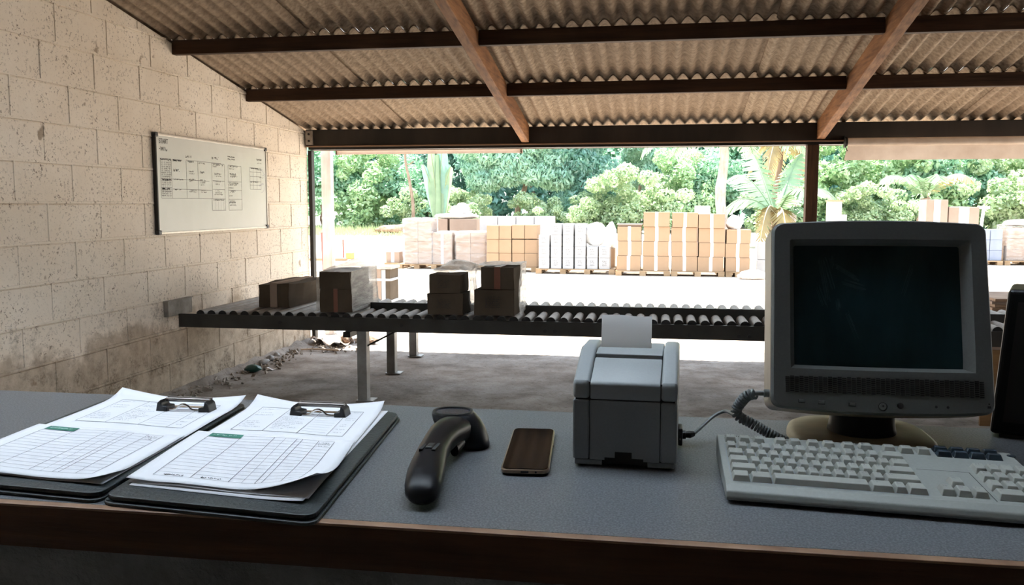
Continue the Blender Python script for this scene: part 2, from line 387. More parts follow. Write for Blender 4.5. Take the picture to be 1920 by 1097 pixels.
def copy_thing(src, loc, rot=None, label=None, group=None):
    c = src.copy(); COL.objects.link(c); c.location = loc
    if rot is not None: c.rotation_euler = rot
    if label: c['label'] = label
    if group: c['group'] = group
    for ch in list(src.children):
        k = ch.copy(); COL.objects.link(k); k.parent = c
        for g in list(ch.children):
            d = g.copy(); COL.objects.link(d); d.parent = k
    return c

def crom(pts, n):
    """smooth path through points"""
    P = [Vector(p) for p in pts]; P = [P[0] * 2 - P[1]] + P + [P[-1] * 2 - P[-2]]; out = []
    for i in range(1, len(P) - 2):
        for k in range(n):
            t = k / n; a, b, c, d = P[i - 1:i + 3]
            out.append(0.5 * ((2 * b) + (c - a) * t + (2 * a - 5 * b + 4 * c - d) * t * t + (3 * b - a - 3 * c + d) * t ** 3))
    out.append(P[-2]); return out

def np_mesh(name, V, nper, m):
    """fast mesh of separate n-gons: V is (count * nper, 3)"""
    V = np.asarray(V, np.float32); k = len(V) // nper
    me = bpy.data.meshes.new(name); me.vertices.add(len(V)); me.vertices.foreach_set('co', V.ravel())
    me.loops.add(len(V)); me.loops.foreach_set('vertex_index', np.arange(len(V), dtype=np.int32))
    me.polygons.add(k); me.polygons.foreach_set('loop_start', np.arange(0, len(V), nper, dtype=np.int32))
    me.materials.append(m); me.update(calc_edges=True); me.validate(); return me

# ================================================================== SETTING
WX = -3.2                                     # inner face of the block wall
RZ0, RS, RY0 = 1.965, 0.178, 7.70             # roof plane: z = RZ0 + RS * (RY0 - y)
def roof_z(y): return RZ0 + RS * (RY0 - y)

b = MB(); b.grid(lambda u, v: (-3.6 + 10.4 * u, -2.1 + 10.1 * v, 0.012 * (mnoise.noise(Vector((u * 14, v * 14, 0))) - 0.2) * (1 if 0.02 < v < 0.98 else 0) - 0.004), 60, 60)
tag(b.build('floor', M['floor'], smooth=True), kind='structure')
b = MB(); b.grid(lambda u, v: (-70 + 140 * u, -14 + 100 * v, -0.02), 8, 8)
tag(b.build('ground', M['ground']), kind='structure')

# --- left wall of painted concrete blocks
wall = thing('wall_left', None, None, (WX, 0, 0), kind='structure')
CH, C0, BL = 0.2124, 0.0147, 0.45
WY0, WY1 = -2.05, 7.77
def clip_roof(poly):
    out = []; f = lambda p: roof_z(p[0]) - 0.012 - p[1]
    for i in range(len(poly)):
        p, q = poly[i], poly[(i + 1) % len(poly)]
        fp, fq = f(p), f(q)
        if fp >= 0: out.append(p)
        if fp * fq < 0:
            t = fp / (fp - fq); out.append((p[0] + (q[0] - p[0]) * t, p[1] + (q[1] - p[1]) * t))
    return out
rb = random.Random(3); mo = MB(); G = 0.003
for k in range(-1, 18):
    z0, z1 = max(C0 + CH * k, 0.0), C0 + CH * (k + 1)
    off = 4.0 if k % 2 == 0 else 4.235
    if k == 10: off = 4.367
    y = off - BL * math.ceil((off - WY0) / BL)
    while y < WY1:
        a, c = max(y, WY0), min(y + BL, WY1)
        if c - a > 0.03:
            poly = clip_roof([(a + G, z0 + G), (c - G, z0 + G), (c - G, z1 - 0.0105), (a + G, z1 - 0.0105)])
            if len(poly) >= 3 and max(p[1] for p in poly) - z0 > 0.02:
                pr_ = rb.uniform(-0.0015, 0.0015)
                bb = MB(); bb.prism(poly, 0.2, lambda s, t, d, pr_=pr_: (WX + pr_ - d, s, t))
                link('block', bb.mesh('block', M['wall'], bevel=0.004, seg=1), wall)
            if a > WY0 + 0.01:
                jz = min(z1, roof_z(a) - 0.02)
                if jz > z0 + 0.02:
                    r_ = rb.uniform(0.0075, 0.0105)
                    mo.prism([(a - r_, -0.010), (a - r_ * 0.5, 0.0036), (a + r_ * 0.5, 0.0036), (a + r_, -0.010)], 1, lambda s, t, d, z0=z0, jz=jz: (WX + t, s, z0 if d == 0 else jz))
        y += BL
    yr = min(WY1, RY0 - (z1 + 0.015 - RZ0) / RS)
    if yr > WY0:
        r_ = 0.0095
        mo.prism([(z1 - r_, -0.010), (z1 - r_ * 0.6, 0.0055), (z1 + r_ * 0.6, 0.0055), (z1 + r_, -0.010)], 1, lambda s, t, d, yr=yr: (WX + t, WY0 if d == 0 else yr, s))
poly = clip_roof([(WY0, 0), (WY1, 0), (WY1, 4.2), (WY0, 4.2)])
mo.prism(poly, 0.19, lambda s, t, d: (WX - 0.005 - d, s, t))
mo.build('mortar', M['wall'], wall, kind='stuff')

b = MB(); b.box(-3.6, 6.8, -2.2, -2.05, 0, roof_z(-2.05) - 0.02)
tag(b.build('wall_back', M['dark_wall']), kind='structure')
b = MB(); b.add([(x_, y_, z_) for x_ in (6.6, 6.75) for y_, z_ in ((-2.05, 0), (3.0, 0), (3.0, roof_z(3.0) - .02), (-2.05, roof_z(-2.05) - .02))], [(0, 1, 2, 3), (4, 7, 6, 5), (0, 4, 5, 1), (1, 5, 6, 2), (2, 6, 7, 3), (3, 7, 4, 0)])  # unseen wall added to keep side light off the counter fronts
tag(b.build('wall_right_blocker', M['dark_wall']), kind='structure')

# --- roof: corrugated sheets on purlins between rafters
ceil = thing('ceiling', None, None, (0, 0, 0), kind='structure')
def sheet_mesh(x0, x1, ya, yb, lift, m, up=0.0):
    """ya = low (far) end, yb = high (near) end"""
    n = max(8, int((x1 - x0) / 0.1 * 10)); v = []; T = 0.007
    for i in range(n + 1):
        x = x0 + (x1 - x0) * i / n
        w = 0.0175 * (1 - cos(2 * pi * x / 0.1))
        for yy in (ya, yb):
            zz = roof_z(yy) + w + up + lift * (1 if yy == ya else 0.15)
            v += [(x, yy, zz), (x, yy, zz + T)]
    f = []
    for i in range(n):
        a = i * 4; c = a + 4
        f += [(a, a + 2, c + 2, c), (a + 1, c + 1, c + 3, a + 3), (a, c, c + 1, a + 1), (a + 2, a + 3, c + 3, c + 2)]
    f += [(0, 1, 3, 2), (n * 4, n * 4 + 2, n * 4 + 3, n * 4 + 1)]
    bb = MB(); bb.add(v, f)
    me = bb.mesh('roof_sheet', m, smooth=True); return me
xs = [-3.45, -2.28, -1.44, -0.61, 0.69, 1.56, 2.4, 3.25, 4.1, 4.95, 5.8, 6.7]
ys = [8.15, 6.60, 5.55, 4.5, 3.45, 2.4, 1.35, 0.3, -0.75, -2.2]
for j in range(len(ys) - 1):
    for i in range(len(xs) - 1):
        mm = M['roof'] if (i * 7 + j * 3) % 3 else M['roof2']
        if 2.39 < ys[j] < 2.5 and i in (0, 1, 2, 3):  # unseen row of translucent sheets, added to brighten papers and counter
            kid('added_light_sheet', sheet_mesh(xs[i] - 0.02, xs[i + 1] + 0.02, ys[j], ys[j + 1] - 0.012, 0.010, M['added_light_sheet'], 0.014 * (i % 2)), ceil)['label'] = 'added translucent roof sheet that lights the counter'
        else:
            kid('roof_sheet', sheet_mesh(xs[i] - 0.025, xs[i + 1] + 0.025, ys[j], ys[j + 1] - 0.012, 0.010, mm, 0.014 * (i % 2)), ceil)
rafx = [-1.165, 1.306, 3.80, 6.25]
for x in rafx:
    b = MB()
    L0, L1 = 7.71, -2.1
    v = []
    for y in (L0, L1):
        for dx in (-0.033, 0.033):
            v += [(x + dx, y, roof_z(y) - 0.150), (x + dx, y, roof_z(y) - 0.0)]
    b.add(v, [(0, 2, 3, 1), (4, 5, 7, 6), (0, 4, 6, 2), (1, 3, 7, 5), (0, 1, 5, 4), (2, 6, 7, 3)])
    b.build('rafter', M['rafter'], ceil, bevel=0.004, seg=1)
for y in (6.60, 5.55, 4.5, 3.45, 2.4, 1.35, 0.3, -0.75):
    z = roof_z(y) + 0.010
    ed = [-3.26] + rafx + [6.6]
    for i in range(len(ed) - 1):
        a = ed[i] + (0.034 if i else 0); c = ed[i + 1] - (0.034 if i < len(ed) - 2 else 0)
        b = MB(); b.box(a, c, y - 0.028, y + 0.028, z - 0.092, z)
        b.build('purlin', M['purlin'], ceil, bevel=0.003, seg=1)

# --- eaves beam with its track, the posts
beam = thing('trim_1', None, None, (0, 7.78, 1.8), kind='structure')
b = MB(); b.box(-3.19, 6.5, 7.72, 7.84, 1.806, 1.952); b.build('beam', M['beam'], beam, bevel=0.004)
b = MB(); b.box(-3.19, 1.50, 7.700, 7.86, 1.795, 1.8055); b.build('ledge', M['track'], beam)
b = MB(); b.box(-3.17, 1.50, 7.73, 7.85, 1.772, 1.7945); b.build('track', M['black_steel'], beam)
b = MB(); b.box(-3.17, 1.50, 7.853, 7.863, 1.768, 1.792); b.build('track_lip', M['pale_timber'], beam)
b = MB(); b.box(-3.185, -3.115, 7.700, 7.7195, 1.815, 1.945); pl = b.build('bracket_plate', M['galv'], beam, bevel=0.002)
for z in (1.85, 1.91):
    b = MB(); b.tube([(-3.15, 7.690, z), (-3.15, 7.701, z)], 0.010, 8); b.build('bolt', M['black_steel'], pl)
b = MB(); b.box(-3.195, -3.160, 7.775, 7.84, 0, 1.77)
tag(b.build('door_jamb', M['black_steel'], bevel=0.002), 'thin black steel upright at the far end of the block wall', 'post')
b = MB(); b.box(-3.29, -3.195, 8.33, 8.42, -0.02, 1.86)
tag(b.build('timber_jamb', M['jamb_timber'], bevel=0.004), 'pale weathered timber upright just beyond the black steel upright', 'post')
b = MB(); b.box(1.205, 1.300, 7.725, 7.835, -0.004, 1.771)
tag(b.build('roof_post', M['post'], bevel=0.006), 'dark timber post holding up the eaves beam behind the monitor', 'post')
b = MB(); b.grid(lambda u, v: (-2.96 + 1.74 * u, 7.868 if v < .7 else 7.868 + .045 * (v - .7) / .3, 1.792 - .055 * min(1, v / .7) - .002 * max(0, v - .7)), 6, 10)
hb = tag(b.build('hanging_strip', M['backlit_strip']), 'pale tan strip hung under the left half of the eaves beam', 'strip')
for x_ in (-2.955, -1.225):
    b = MB(); b.box(x_ - .006, x_ + .006, 7.862, 7.918, 1.733, 1.794); b.build('end_clip', M['track'], hb)
bl = thing('canvas_blind', 'rolled-up beige canvas blind hung under the beam at the right', 'blind', (1.5, 7.66, 1.785))
b = MB(); b.tube([(1.505, 7.66, 1.785), (6.3, 7.66, 1.785)], 0.033, 16); b.build('roll', M['canvas'], bl, smooth=True)
b = MB(); b.grid(lambda u, v: (1.515 + 4.78 * u - 0.02 * v, 7.678 + 0.03 * sin(v * 1.5), 1.762 - 0.122 * v), 12, 4); b.build('valance', M['canvas_cloth'], bl, smooth=True)
b = MB(); b.tube([(1.49, 7.66, 1.785), (1.505, 7.66, 1.785)], 0.037, 14); b.box(1.488, 1.497, 7.655, 7.72, 1.74, 1.84); b.build('end_bracket', M['black_steel'], bl)
b = MB(); b.tube([(1.488, 7.65, 1.76), (1.505, 7.645, 1.71)], 0.004, 6); b.build('hook', M['black_steel'], bl)

# ================================================================== WHITEBOARD
def seg_quad(a, c, w, fn):
    a, c = Vector(a), Vector(c); d = c - a
    if d.length < 1e-6: return None
    n = Vector((-d.y, d.x)).normalized() * w / 2
    return [fn(*(a + n)), fn(*(a - n)), fn(*(c - n)), fn(*(c + n))]
def draw(b, segs, w, fn):
    for a, c in segs:
        q = seg_quad(a, c, w, fn)
        if q: b.add(q, [(0, 1, 2, 3)])
def scribble(x, y, w, h, rng, char=None, skip=0.12):
    """letter-like strokes filling a line of writing"""
    char = char or h * 0.6; out = []; cx = x
    while cx < x + w:
        if rng.random() > skip:
            k = rng.randint(2, 3); p = (cx, y + rng.uniform(0, h))
            for _ in range(k):
                q = (cx + rng.uniform(0, char * 0.8), y + rng.choice((0, h * 0.45, h, h)) * rng.uniform(0.8, 1)); out.append((p, q)); p = q
        cx += char
    return out

wb = thing('whiteboard', 'whiteboard with a hand-drawn schedule grid on the block wall', 'whiteboard', (WX, 6.04, 1.41))
Y0, Y1, Z0, Z1 = 5.235, 6.855, 1.085, 1.733
bx_ = WX + 0.022
b = MB(); b.box(WX + 0.004, bx_, Y0 + 0.008, Y1 - 0.008, Z0 + 0.008, Z1 - 0.008); b.build('panel', M['white_plastic'], wb)
for (a0, a1, c0, c1) in ((Y0, Y1, Z1 - 0.014, Z1), (Y0, Y1, Z0, Z0 + 0.014), (Y1 - 0.014, Y1, Z0 + 0.014, Z1 - 0.014)):
    b = MB(); b.box(WX + 0.004, bx_ + 0.006, a0, a1, c0, c1); b.build('frame_bar', M['alu'], wb, bevel=0.002)
b = MB(); b.box(WX + 0.004, bx_ + 0.006, Y0, Y0 + 0.014, Z0 + 0.014, Z1 - 0.014); o = b.build('frame_bar', M['black_steel'], wb, bevel=0.002); o['label'] = 'dark frame bar'
for (yy, zz) in ((Y0, Z0), (Y0, Z1), (Y1, Z0), (Y1, Z1)):
    sy = 1 if yy == Y0 else -1; sz = 1 if zz == Z0 else -1
    b = MB(); b.box(WX + 0.002, bx_ + 0.010, min(yy - 0.004 * sy, yy + 0.034 * sy), max(yy - 0.004 * sy, yy + 0.034 * sy), min(zz - 0.004 * sz, zz + 0.026 * sz), max(zz - 0.004 * sz, zz + 0.026 * sz))
    b.build('corner_cap', M['black_rubber'], wb, bevel=0.006)
bfn = lambda y, z: (bx_ + 0.0012, y, z)
# board coordinates: u along the wall 0..1, v from the top edge down 0..1
U = lambda u: Y0 + (Y1 - Y0) * u
Vv = lambda v: Z1 - (Z1 - Z0) * v
rs = random.Random(11)
dk, gr, vi = MB(), MB(), MB()
def lines(mb, L, w=0.0022):
    draw(mb, [((U(a), Vv(c)), (U(d), Vv(e))) for a, c, d, e in L], w, bfn)
def words_(mb, u, v, w, h=0.018, lw=0.003, sk=0.12):
    draw(mb, scribble(U(u), Vv(v), w * (Y1 - Y0), h, rs, skip=sk), lw, bfn)
lines(gr, [(0.035, .245, .115, .245), (.035, .445, .115, .445), (.035, .535, .115, .535), (.035, .64, .565, .64), (.115, .245, .115, .64), (.035, .245, .035, .64),
           (.125, .245, .20, .245), (.23, .245, .23, .64), (.23, .24, .53, .245), (.325, .245, .325, .64), (.445, .25, .445, .64), (.56, .25, .56, .77), (.445, .25, .56, .25), (.44, .64, .44, .77), (.44, .77, .565, .77),
           (.12, .445, .42, .45), (.12, .545, .44, .548), (.45, .44, .56, .44), (.45, .535, .56, .537), (.45, .65, .56, .65),
           (.595, .255, .725, .255), (.595, .255, .595, .77), (.725, .255, .725, .77), (.595, .44, .725, .44), (.595, .54, .725, .54), (.595, .645, .725, .645), (.595, .77, .725, .77),
           (.815, .26, .935, .26), (.815, .26, .815, .52), (.935, .26, .935, .52), (.815, .365, .935, .365), (.815, .425, .935, .425), (.815, .52, .935, .52), (.85, .28, .85, .52), (.89, .28, .89, .52), (.815, .31, .935, .31), (.815, .47, .935, .47)], 0.0030)
lines(gr, [(.05 + .016 * i, .27, .05 + .016 * i, .63) for i in range(4)], 0.0015)
lines(gr, [(.47 + .025 * i, .67, .47 + .025 * i, .77) for i in range(4)], 0.0015)
for v in (.29, .31, .33, .35, .37, .39, .41, .43, .47, .49, .51, .56, .58, .60, .62): words_(gr, .04, v, .07, .007, .0022, .35)
for (u, v, w, h) in ((.035, .262, .075, .010), (.045, .463, .065, .010), (.042, .553, .062, .010), (.128, .262, .062, .010)): words_(dk, u, v, w, h, .0050, .03)
for (u, v, w, h) in ((.13, .365, .05, .016), (.135, .455, .07, .010), (.135, .558, .055, .010), (.245, .262, .045, .010), (.25, .365, .04, .010), (.335, .268, .05, .010), (.345, .370, .04, .016),
                     (.25, .452, .05, .012), (.34, .452, .045, .012), (.455, .272, .09, .012), (.47, .375, .06, .014), (.455, .662, .09, .010), (.60, .275, .09, .012), (.61, .365, .06, .014), (.61, .39, .07, .014), (.60, .465, .09, .010), (.60, .485, .085, .010), (.61, .565, .05, .016), (.60, .69, .06, .010),
                     (.825, .275, .08, .010), (.82, .438, .085, .010), (.225, .215, .05, .016), (.445, .205, .065, .018), (.595, .165, .07, .010), (.595, .195, .07, .012), (.895, .165, .05, .014), (.90, .285, .05, .010)):
    words_(dk, u, v, w, h, .0026, .10)
for (u, v, w, h) in ((.25, .385, .045, .008), (.25, .465, .03, .008), (.25, .56, .06, .008), (.25, .575, .06, .008), (.345, .475, .04, .01), (.345, .50, .03, .008), (.345, .56, .05, .008), (.345, .578, .05, .008), (.455, .29, .04, .008), (.47, .395, .06, .008), (.455, .455, .09, .008), (.475, .485, .04, .01), (.47, .56, .04, .01), (.47, .58, .06, .008), (.46, .60, .08, .008),
                     (.605, .30, .05, .008), (.60, .52, .04, .008), (.60, .61, .03, .008), (.605, .67, .05, .008), (.605, .72, .06, .01), (.90, .205, .045, .008), (.92, .38, .04, .01), (.965, .965, .015, .006)):
    words_(gr, u, v, w, h, .0022, .15)
arc = [(.93 + .055 * sin(t), .42 - .14 * cos(t)) for t in [i * pi / 16 for i in range(17)]]
lines(vi, [(*arc[i], *arc[i + 1]) for i in range(16)], .0022)
lines(vi, [(.91, .47, .96, .44), (.915, .48, .965, .45), (.95, .35, .98, .33)], .0022)
draw(dk, scribble(U(.030), Vv(.168), .085, .026, rs, char=.014, skip=.15), .0030, bfn)
dk.build('marker_writing', M['ink'], wb, kind='stuff'); gr.build('grid_lines', M['ink_grey'], wb, kind='stuff'); vi.build('violet_sketch', M['ink_violet'], wb, kind='stuff')
cu = bpy.data.curves.new('heading', 'FONT'); cu.body = 'START'; cu.size = 0.046; cu.extrude = 0.0
tmp = bpy.data.objects.new('heading', cu); COL.objects.link(tmp)
bpy.context.view_layer.update()
me = bpy.data.meshes.new_from_object(tmp.evaluated_get(bpy.context.evaluated_depsgraph_get())); bpy.data.objects.remove(tmp)
me.materials.clear(); me.materials.append(M['ink'])
o = bpy.data.objects.new('heading', me); COL.objects.link(o); o.parent = wb
o.matrix_parent_inverse = Matrix.Translation(-wb.location)
o.matrix_basis = Matrix(((0, 0, 1, bx_ + 0.0016), (0.80, 0.0, 0, U(.030)), (0, 1.0, 0, Vv(.098)), (0, 0, 0, 1)))

# ================================================================== CONVEYOR
CX0, CX1 = -3.165, 6.0
cv = thing('roller_conveyor', 'long two-lane roller conveyor on steel legs running across the shed', 'conveyor', (0, 5.42, 0))
b = MB(); b.box(CX0, CX1, 5.420, 5.432, 0.460, 0.549); b.box(CX0, CX1, 5.432, 5.455, 0.460, 0.468); b.box(CX0, CX1, 5.432, 5.440, 0.541, 0.549); b.build('front_rail', M['rail'], cv)
b = MB(); b.box(-1.955, CX1, 5.800, 5.815, 0.46, 0.606); b.build('middle_rail', M['rail'], cv)
b = MB(); b.box(-2.9, CX1, 6.360, 6.375, 0.44, 0.545); b.build('rear_rail', M['rail'], cv)
rm = MB(); rm.tube([(0, 5.448, 0), (0, 5.735, 0)], 0.030, 14, cap=True); rmesh = rm.mesh('roller', M['roller'], smooth=True)
em = MB(); em.tube([(0, 5.4425, 0), (0, 5.4475, 0)], 0.0295, 14); emesh = em.mesh('roller_cap', M['dark'])
rm3 = MB(); rm3.tube([(0, 5.448, 0), (0, 6.34, 0)], 0.030, 14); rmesh3 = rm3.mesh('roller', M['roller'], smooth=True)
rm2 = MB(); rm2.tube([(0, 5.86, 0), (0, 6.33, 0)], 0.030, 12); rmesh2 = rm2.mesh('roller', M['roller'], smooth=True)
x = -3.02; nr = 0
while x < 5.9:
    o = kid('roller', rmesh if x > -1.95 else rmesh3, cv, (x, -5.42, 0.545))
    c = kid('roller_cap', emesh, o)
    nr += 1; x += 0.0787
x = -1.88
while x < 5.9:
    kid('roller', rmesh2, cv, (x, -5.42, 0.547)); x += 0.083
for x in (-1.895, 1.22, 4.9):
    for (y, dx, zt) in ((5.4675, 0, 0.46), (6.395, -0.095, 0.44), (7.16, -0.14, 0.42)):
        b = MB(); xx = x + dx
        b.box(xx - 0.032, xx + 0.032, y - 0.034, y + 0.034, 0.006, zt)
        lg = b.build('leg', M['leg_steel'], cv, bevel=0.002)
        b = MB(); b.box(xx - 0.04, xx + 0.075, y - 0.05, y + 0.05, -0.002, 0.006); b.build('foot_plate', M['leg_steel'], lg)
    b = MB(); b.box(x - 0.15, x - 0.10, 5.50, 7.19, 0.405, 0.44); b.build('cross_bar', M['rail'], cv)
    b = MB(); b.tube([(x + 0.03, 5.46, 0.36), (x + 0.20, 5.80, 0.45)], 0.006, 6); b.build('brace', M['black_steel'], cv)
for (x, z) in ((-2.446, .507), (-1.62, .505), (-0.693, .490), (-0.632, .490), (0.19, .487), (0.483, .487), (0.545, .487), (2.1, .49), (2.8, .49)):
    b = MB(); b.tube([(x, 5.414, z), (x, 5.4215, z)], 0.011, 10); b.build('bolt', M['dark'], cv)
b = MB(); b.box(1.85, 3.3, 5.39, 5.41, 0.0, 0.445)
tag(b.build('plywood_sheet', M['plywood'], bevel=0.002), 'brown plywood sheet leaning against the conveyor behind the monitor at right', 'board')
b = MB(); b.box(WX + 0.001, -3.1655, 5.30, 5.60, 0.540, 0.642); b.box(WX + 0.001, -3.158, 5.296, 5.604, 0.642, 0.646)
wbx = b.build('wall_bracket', M['shade_grey'], bevel=0.002)
tag(wbx, 'dark grey metal box fixed to the block wall above the conveyor end', 'bracket')

# ================================================================== CARTONS
def carton(w, d, h, m, tape=None, tape_w=0.045, dent=0.0, label=None, seed=0, print_lines=0):
    """returns a prototype: dict of part meshes, base centre at origin, front face at -d/2"""
    rg = random.Random(seed); parts = []
    bb = MB()
    if dent:
        N = 5
        def pt(a, c, e):
            q = Vector(((a - .5) * w, (c - .5) * d, e * h))
            k = mnoise.noise_vector(Vector((q.x * 7 + seed, q.y * 7, q.z * 7))) * dent
            return q + Vector((k.x, k.y, k.z * (1 if e > .1 else 0)))
        for ax in range(3):
            for s_ in (0, 1):
                def fn(u, v, ax=ax, s_=s_):
                    c = [u, v]; c.insert(ax, s_); return pt(*c)
                bb.grid(fn, N, N)
        me = bb.mesh('box', m)
        bm = bmesh.new(); bm.from_mesh(me); bmesh.ops.remove_doubles(bm, verts=bm.verts, dist=1e-4); bmesh.ops.recalc_face_normals(bm, faces=bm.faces); bm.to_mesh(me); bm.free()
        parts.append(('box', me))
    else:
        bb.box(-w / 2, w / 2, -d / 2, d / 2, 0, h); parts.append(('box', bb.mesh('box', m, bevel=0.004, seg=1)))
    e = 0.0015 + dent * 0.45
    if tape:
        bb = MB(); bb.box(-tape_w / 2, tape_w / 2, -d / 2 - e, d / 2 + e, 0.001, h + e); parts.append(('tape', bb.mesh('tape', tape)))
    if print_lines:
        bb = MB()
        x0, x1 = -w * 0.22, w * 0.16
        for i in range(print_lines):
            z = h * (0.30 + 0.38 * i / max(1, print_lines - 1))
            draw(bb, scribble(x0, z, (x1 - x0), h * 0.055, rg, char=h * .05, skip=.1), h * 0.018, lambda a, c: (a, -d / 2 - e - 0.001, c))
        parts.append(('printing', bb.mesh('printing', M['print'])))
    return parts
_pc = {}
def place_carton(key, name, label, loc, group, rot=0.0, **kw):
    if key not in _pc: _pc[key] = carton(**kw)
    t = thing(name, label, 'box', loc, (0, 0, rot), group)
    for pn, me in _pc[key]:
        kid(pn, me, t, kind='stuff' if pn == 'printing' else None)
    return t
ORD = ['bottom', 'second', 'third', 'fourth']
def rowname(i, n): return 'bottom' if i == 0 else 'top' if i == n - 1 else ['', 'second', 'third', 'fourth'][i] + ' from bottom'

# on the conveyor
CZ = 0.575
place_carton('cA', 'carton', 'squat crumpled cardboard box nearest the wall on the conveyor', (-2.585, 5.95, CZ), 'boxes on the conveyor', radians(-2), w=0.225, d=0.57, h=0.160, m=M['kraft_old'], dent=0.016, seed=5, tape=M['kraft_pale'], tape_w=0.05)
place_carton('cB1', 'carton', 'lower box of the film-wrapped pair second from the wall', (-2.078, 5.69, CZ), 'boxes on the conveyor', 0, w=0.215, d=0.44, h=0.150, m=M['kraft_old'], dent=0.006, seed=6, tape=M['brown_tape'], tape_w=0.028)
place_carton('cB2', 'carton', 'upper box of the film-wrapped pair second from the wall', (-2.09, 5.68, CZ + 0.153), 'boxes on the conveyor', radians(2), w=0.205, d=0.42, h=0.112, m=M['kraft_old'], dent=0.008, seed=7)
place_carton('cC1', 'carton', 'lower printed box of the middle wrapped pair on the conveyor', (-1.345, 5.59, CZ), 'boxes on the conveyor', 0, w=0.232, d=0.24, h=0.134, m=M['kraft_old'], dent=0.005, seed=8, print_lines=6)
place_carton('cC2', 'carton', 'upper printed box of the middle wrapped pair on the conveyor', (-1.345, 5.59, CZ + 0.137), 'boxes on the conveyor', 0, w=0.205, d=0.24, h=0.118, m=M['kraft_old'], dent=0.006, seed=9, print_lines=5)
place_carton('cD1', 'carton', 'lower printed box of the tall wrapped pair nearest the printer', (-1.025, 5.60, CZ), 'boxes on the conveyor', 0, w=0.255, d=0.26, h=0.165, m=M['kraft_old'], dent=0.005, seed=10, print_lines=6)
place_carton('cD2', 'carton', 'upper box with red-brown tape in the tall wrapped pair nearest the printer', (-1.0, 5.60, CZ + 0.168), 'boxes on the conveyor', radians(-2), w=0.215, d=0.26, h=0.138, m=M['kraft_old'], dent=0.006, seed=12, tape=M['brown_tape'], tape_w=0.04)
def wrap(label, x0, x1, y0, y1, z0, z1, lift, seed, m, amp=0.014, taper=0.0, name='plastic_wrap', n=10, front=True):
    """loose crinkled film over a pile: four sides and a top, open below"""
    b = MB()
    def dsp(p):
        k = mnoise.noise_vector(Vector((p[0] * 9 + seed, p[1] * 9, p[2] * 7))) * amp + mnoise.noise_vector(Vector((p[0] * 30, p[1] * 30 + seed, p[2] * 18))) * amp * .45
        fz = (p[2] - z0) / (z1 - z0); q = Vector(p) + Vector((k.x, k.y, k.z * min(1, fz * 3)))
        c = (x0 + x1) / 2; q.x = c + (q.x - c) * (1 - taper * fz); return q
    top = lambda u, v: z1 + lift * sin(pi * u) * v + lift * .6 * v
    if front: b.grid(lambda u, v: dsp((x0 + (x1 - x0) * u, y0, z0 + (top(u, 0) - z0) * v)), n, n)
    b.grid(lambda u, v: dsp((x0 + (x1 - x0) * u, y1, z0 + (top(u, 1) - z0) * v)), n, n)
    b.grid(lambda u, v: dsp((x0, y0 + (y1 - y0) * u, z0 + (top(0, u) - z0) * v)), n, n)
    b.grid(lambda u, v: dsp((x1, y0 + (y1 - y0) * u, z0 + (top(1, u) - z0) * v)), n, n)
    b.grid(lambda u, v: dsp((x0 + (x1 - x0) * u, y0 + (y1 - y0) * v, top(u, v))), n, n)
    me = b.mesh(name, m); bm = bmesh.new(); bm.from_mesh(me); bmesh.ops.remove_doubles(bm, verts=bm.verts, dist=1e-4); bm.to_mesh(me); bm.free()
    for p in me.polygons: p.use_smooth = True
    return tag(link(name, me), label, 'plastic wrap')
wrap('crinkled clear film draped over the box pair second from the wall', -2.205, -1.955, 5.445, 5.98, 0.58, 0.842, 0.035, 1, M['film'], 0.008, 0.06, front=False)
wrap('clear film bulging behind the middle box pair on the conveyor', -1.455, -1.195, 5.52, 5.79, 0.58, 0.846, 0.04, 2, M['film'], 0.016, 0.05, front=False)
wrap('clear film hanging off the tall box pair nearest the printer', -1.15, -0.868, 5.50, 5.79, 0.58, 0.892, 0.006, 3, M['film'], 0.012, 0.0, front=False)

# ================================================================== FLOOR LITTER BY THE WALL
def lump(name, label, cat, loc, size, m, seed, amp=0.35, sub=3, group=None, flat=True):
    me = bpy.data.meshes.new(name); bm = bmesh.new(); bmesh.ops.create_icosphere(bm, subdivisions=sub, radius=1)
    for v in bm.verts:
        k = 1 + amp * mnoise.noise(v.co * 1.6 + Vector((seed * 3.1, seed, 0))) + amp * .5 * mnoise.noise(v.co * 4 + Vector((seed, 0, 0)))
        v.co = Vector((v.co.x * size[0] * k, v.co.y * size[1] * k, v.co.z * size[2] * k))
    if flat:
        for v in bm.verts: v.co.z = max(v.co.z, -size[2] * 0.8)
        zz = min(v.co.z for v in bm.verts)
        for v in bm.verts: v.co.z -= zz
    bm.to_mesh(me); bm.free(); me.materials.append(m)
    for p in me.polygons: p.use_smooth = True
    o = link(name, me); o.location = loc
    return tag(o, label, cat, group)
rg = random.Random(21); b = MB()
for i in range(420):
    y = rg.uniform(4.2, 7.9); dx = abs(rg.gauss(0, 0.10)) + 0.01
    if y > 7.2: dx = rg.uniform(0.02, 0.62)
    s_ = rg.uniform(0.004, 0.014) * (1.7 if rg.random() < .08 else 1)
    mt = Matrix.Translation((WX + dx, y, s_ * .4 - 0.003)) @ Matrix.Rotation(rg.uniform(0, 6), 4, Vector((rg.random(), rg.random(), rg.random() + .1)).normalized())
    b.box(-s_, s_, -s_ * rg.uniform(.5, 2.2), s_ * rg.uniform(.5, 2.2), -s_ * .4, s_ * .4, mt)
tag(b.build('rubble', M['rubble']), 'loose rubble and dirt along the foot of the block wall', 'rubble', kind='stuff')
def skirt_pt(u, v):
    y = 4.2 + 3.6 * u; w = 0.10 + 0.10 * mnoise.noise(Vector((y * 3, 1, 0))) + (0.12 if y > 7.2 else 0)
    return (WX + w * v, y, max(-0.01, (0.055 + 0.03 * mnoise.noise(Vector((y * 6, v * 3, 5)))) * (1 - v) ** 1.4 - 0.012))
b = MB(); b.grid(skirt_pt, 60, 8)
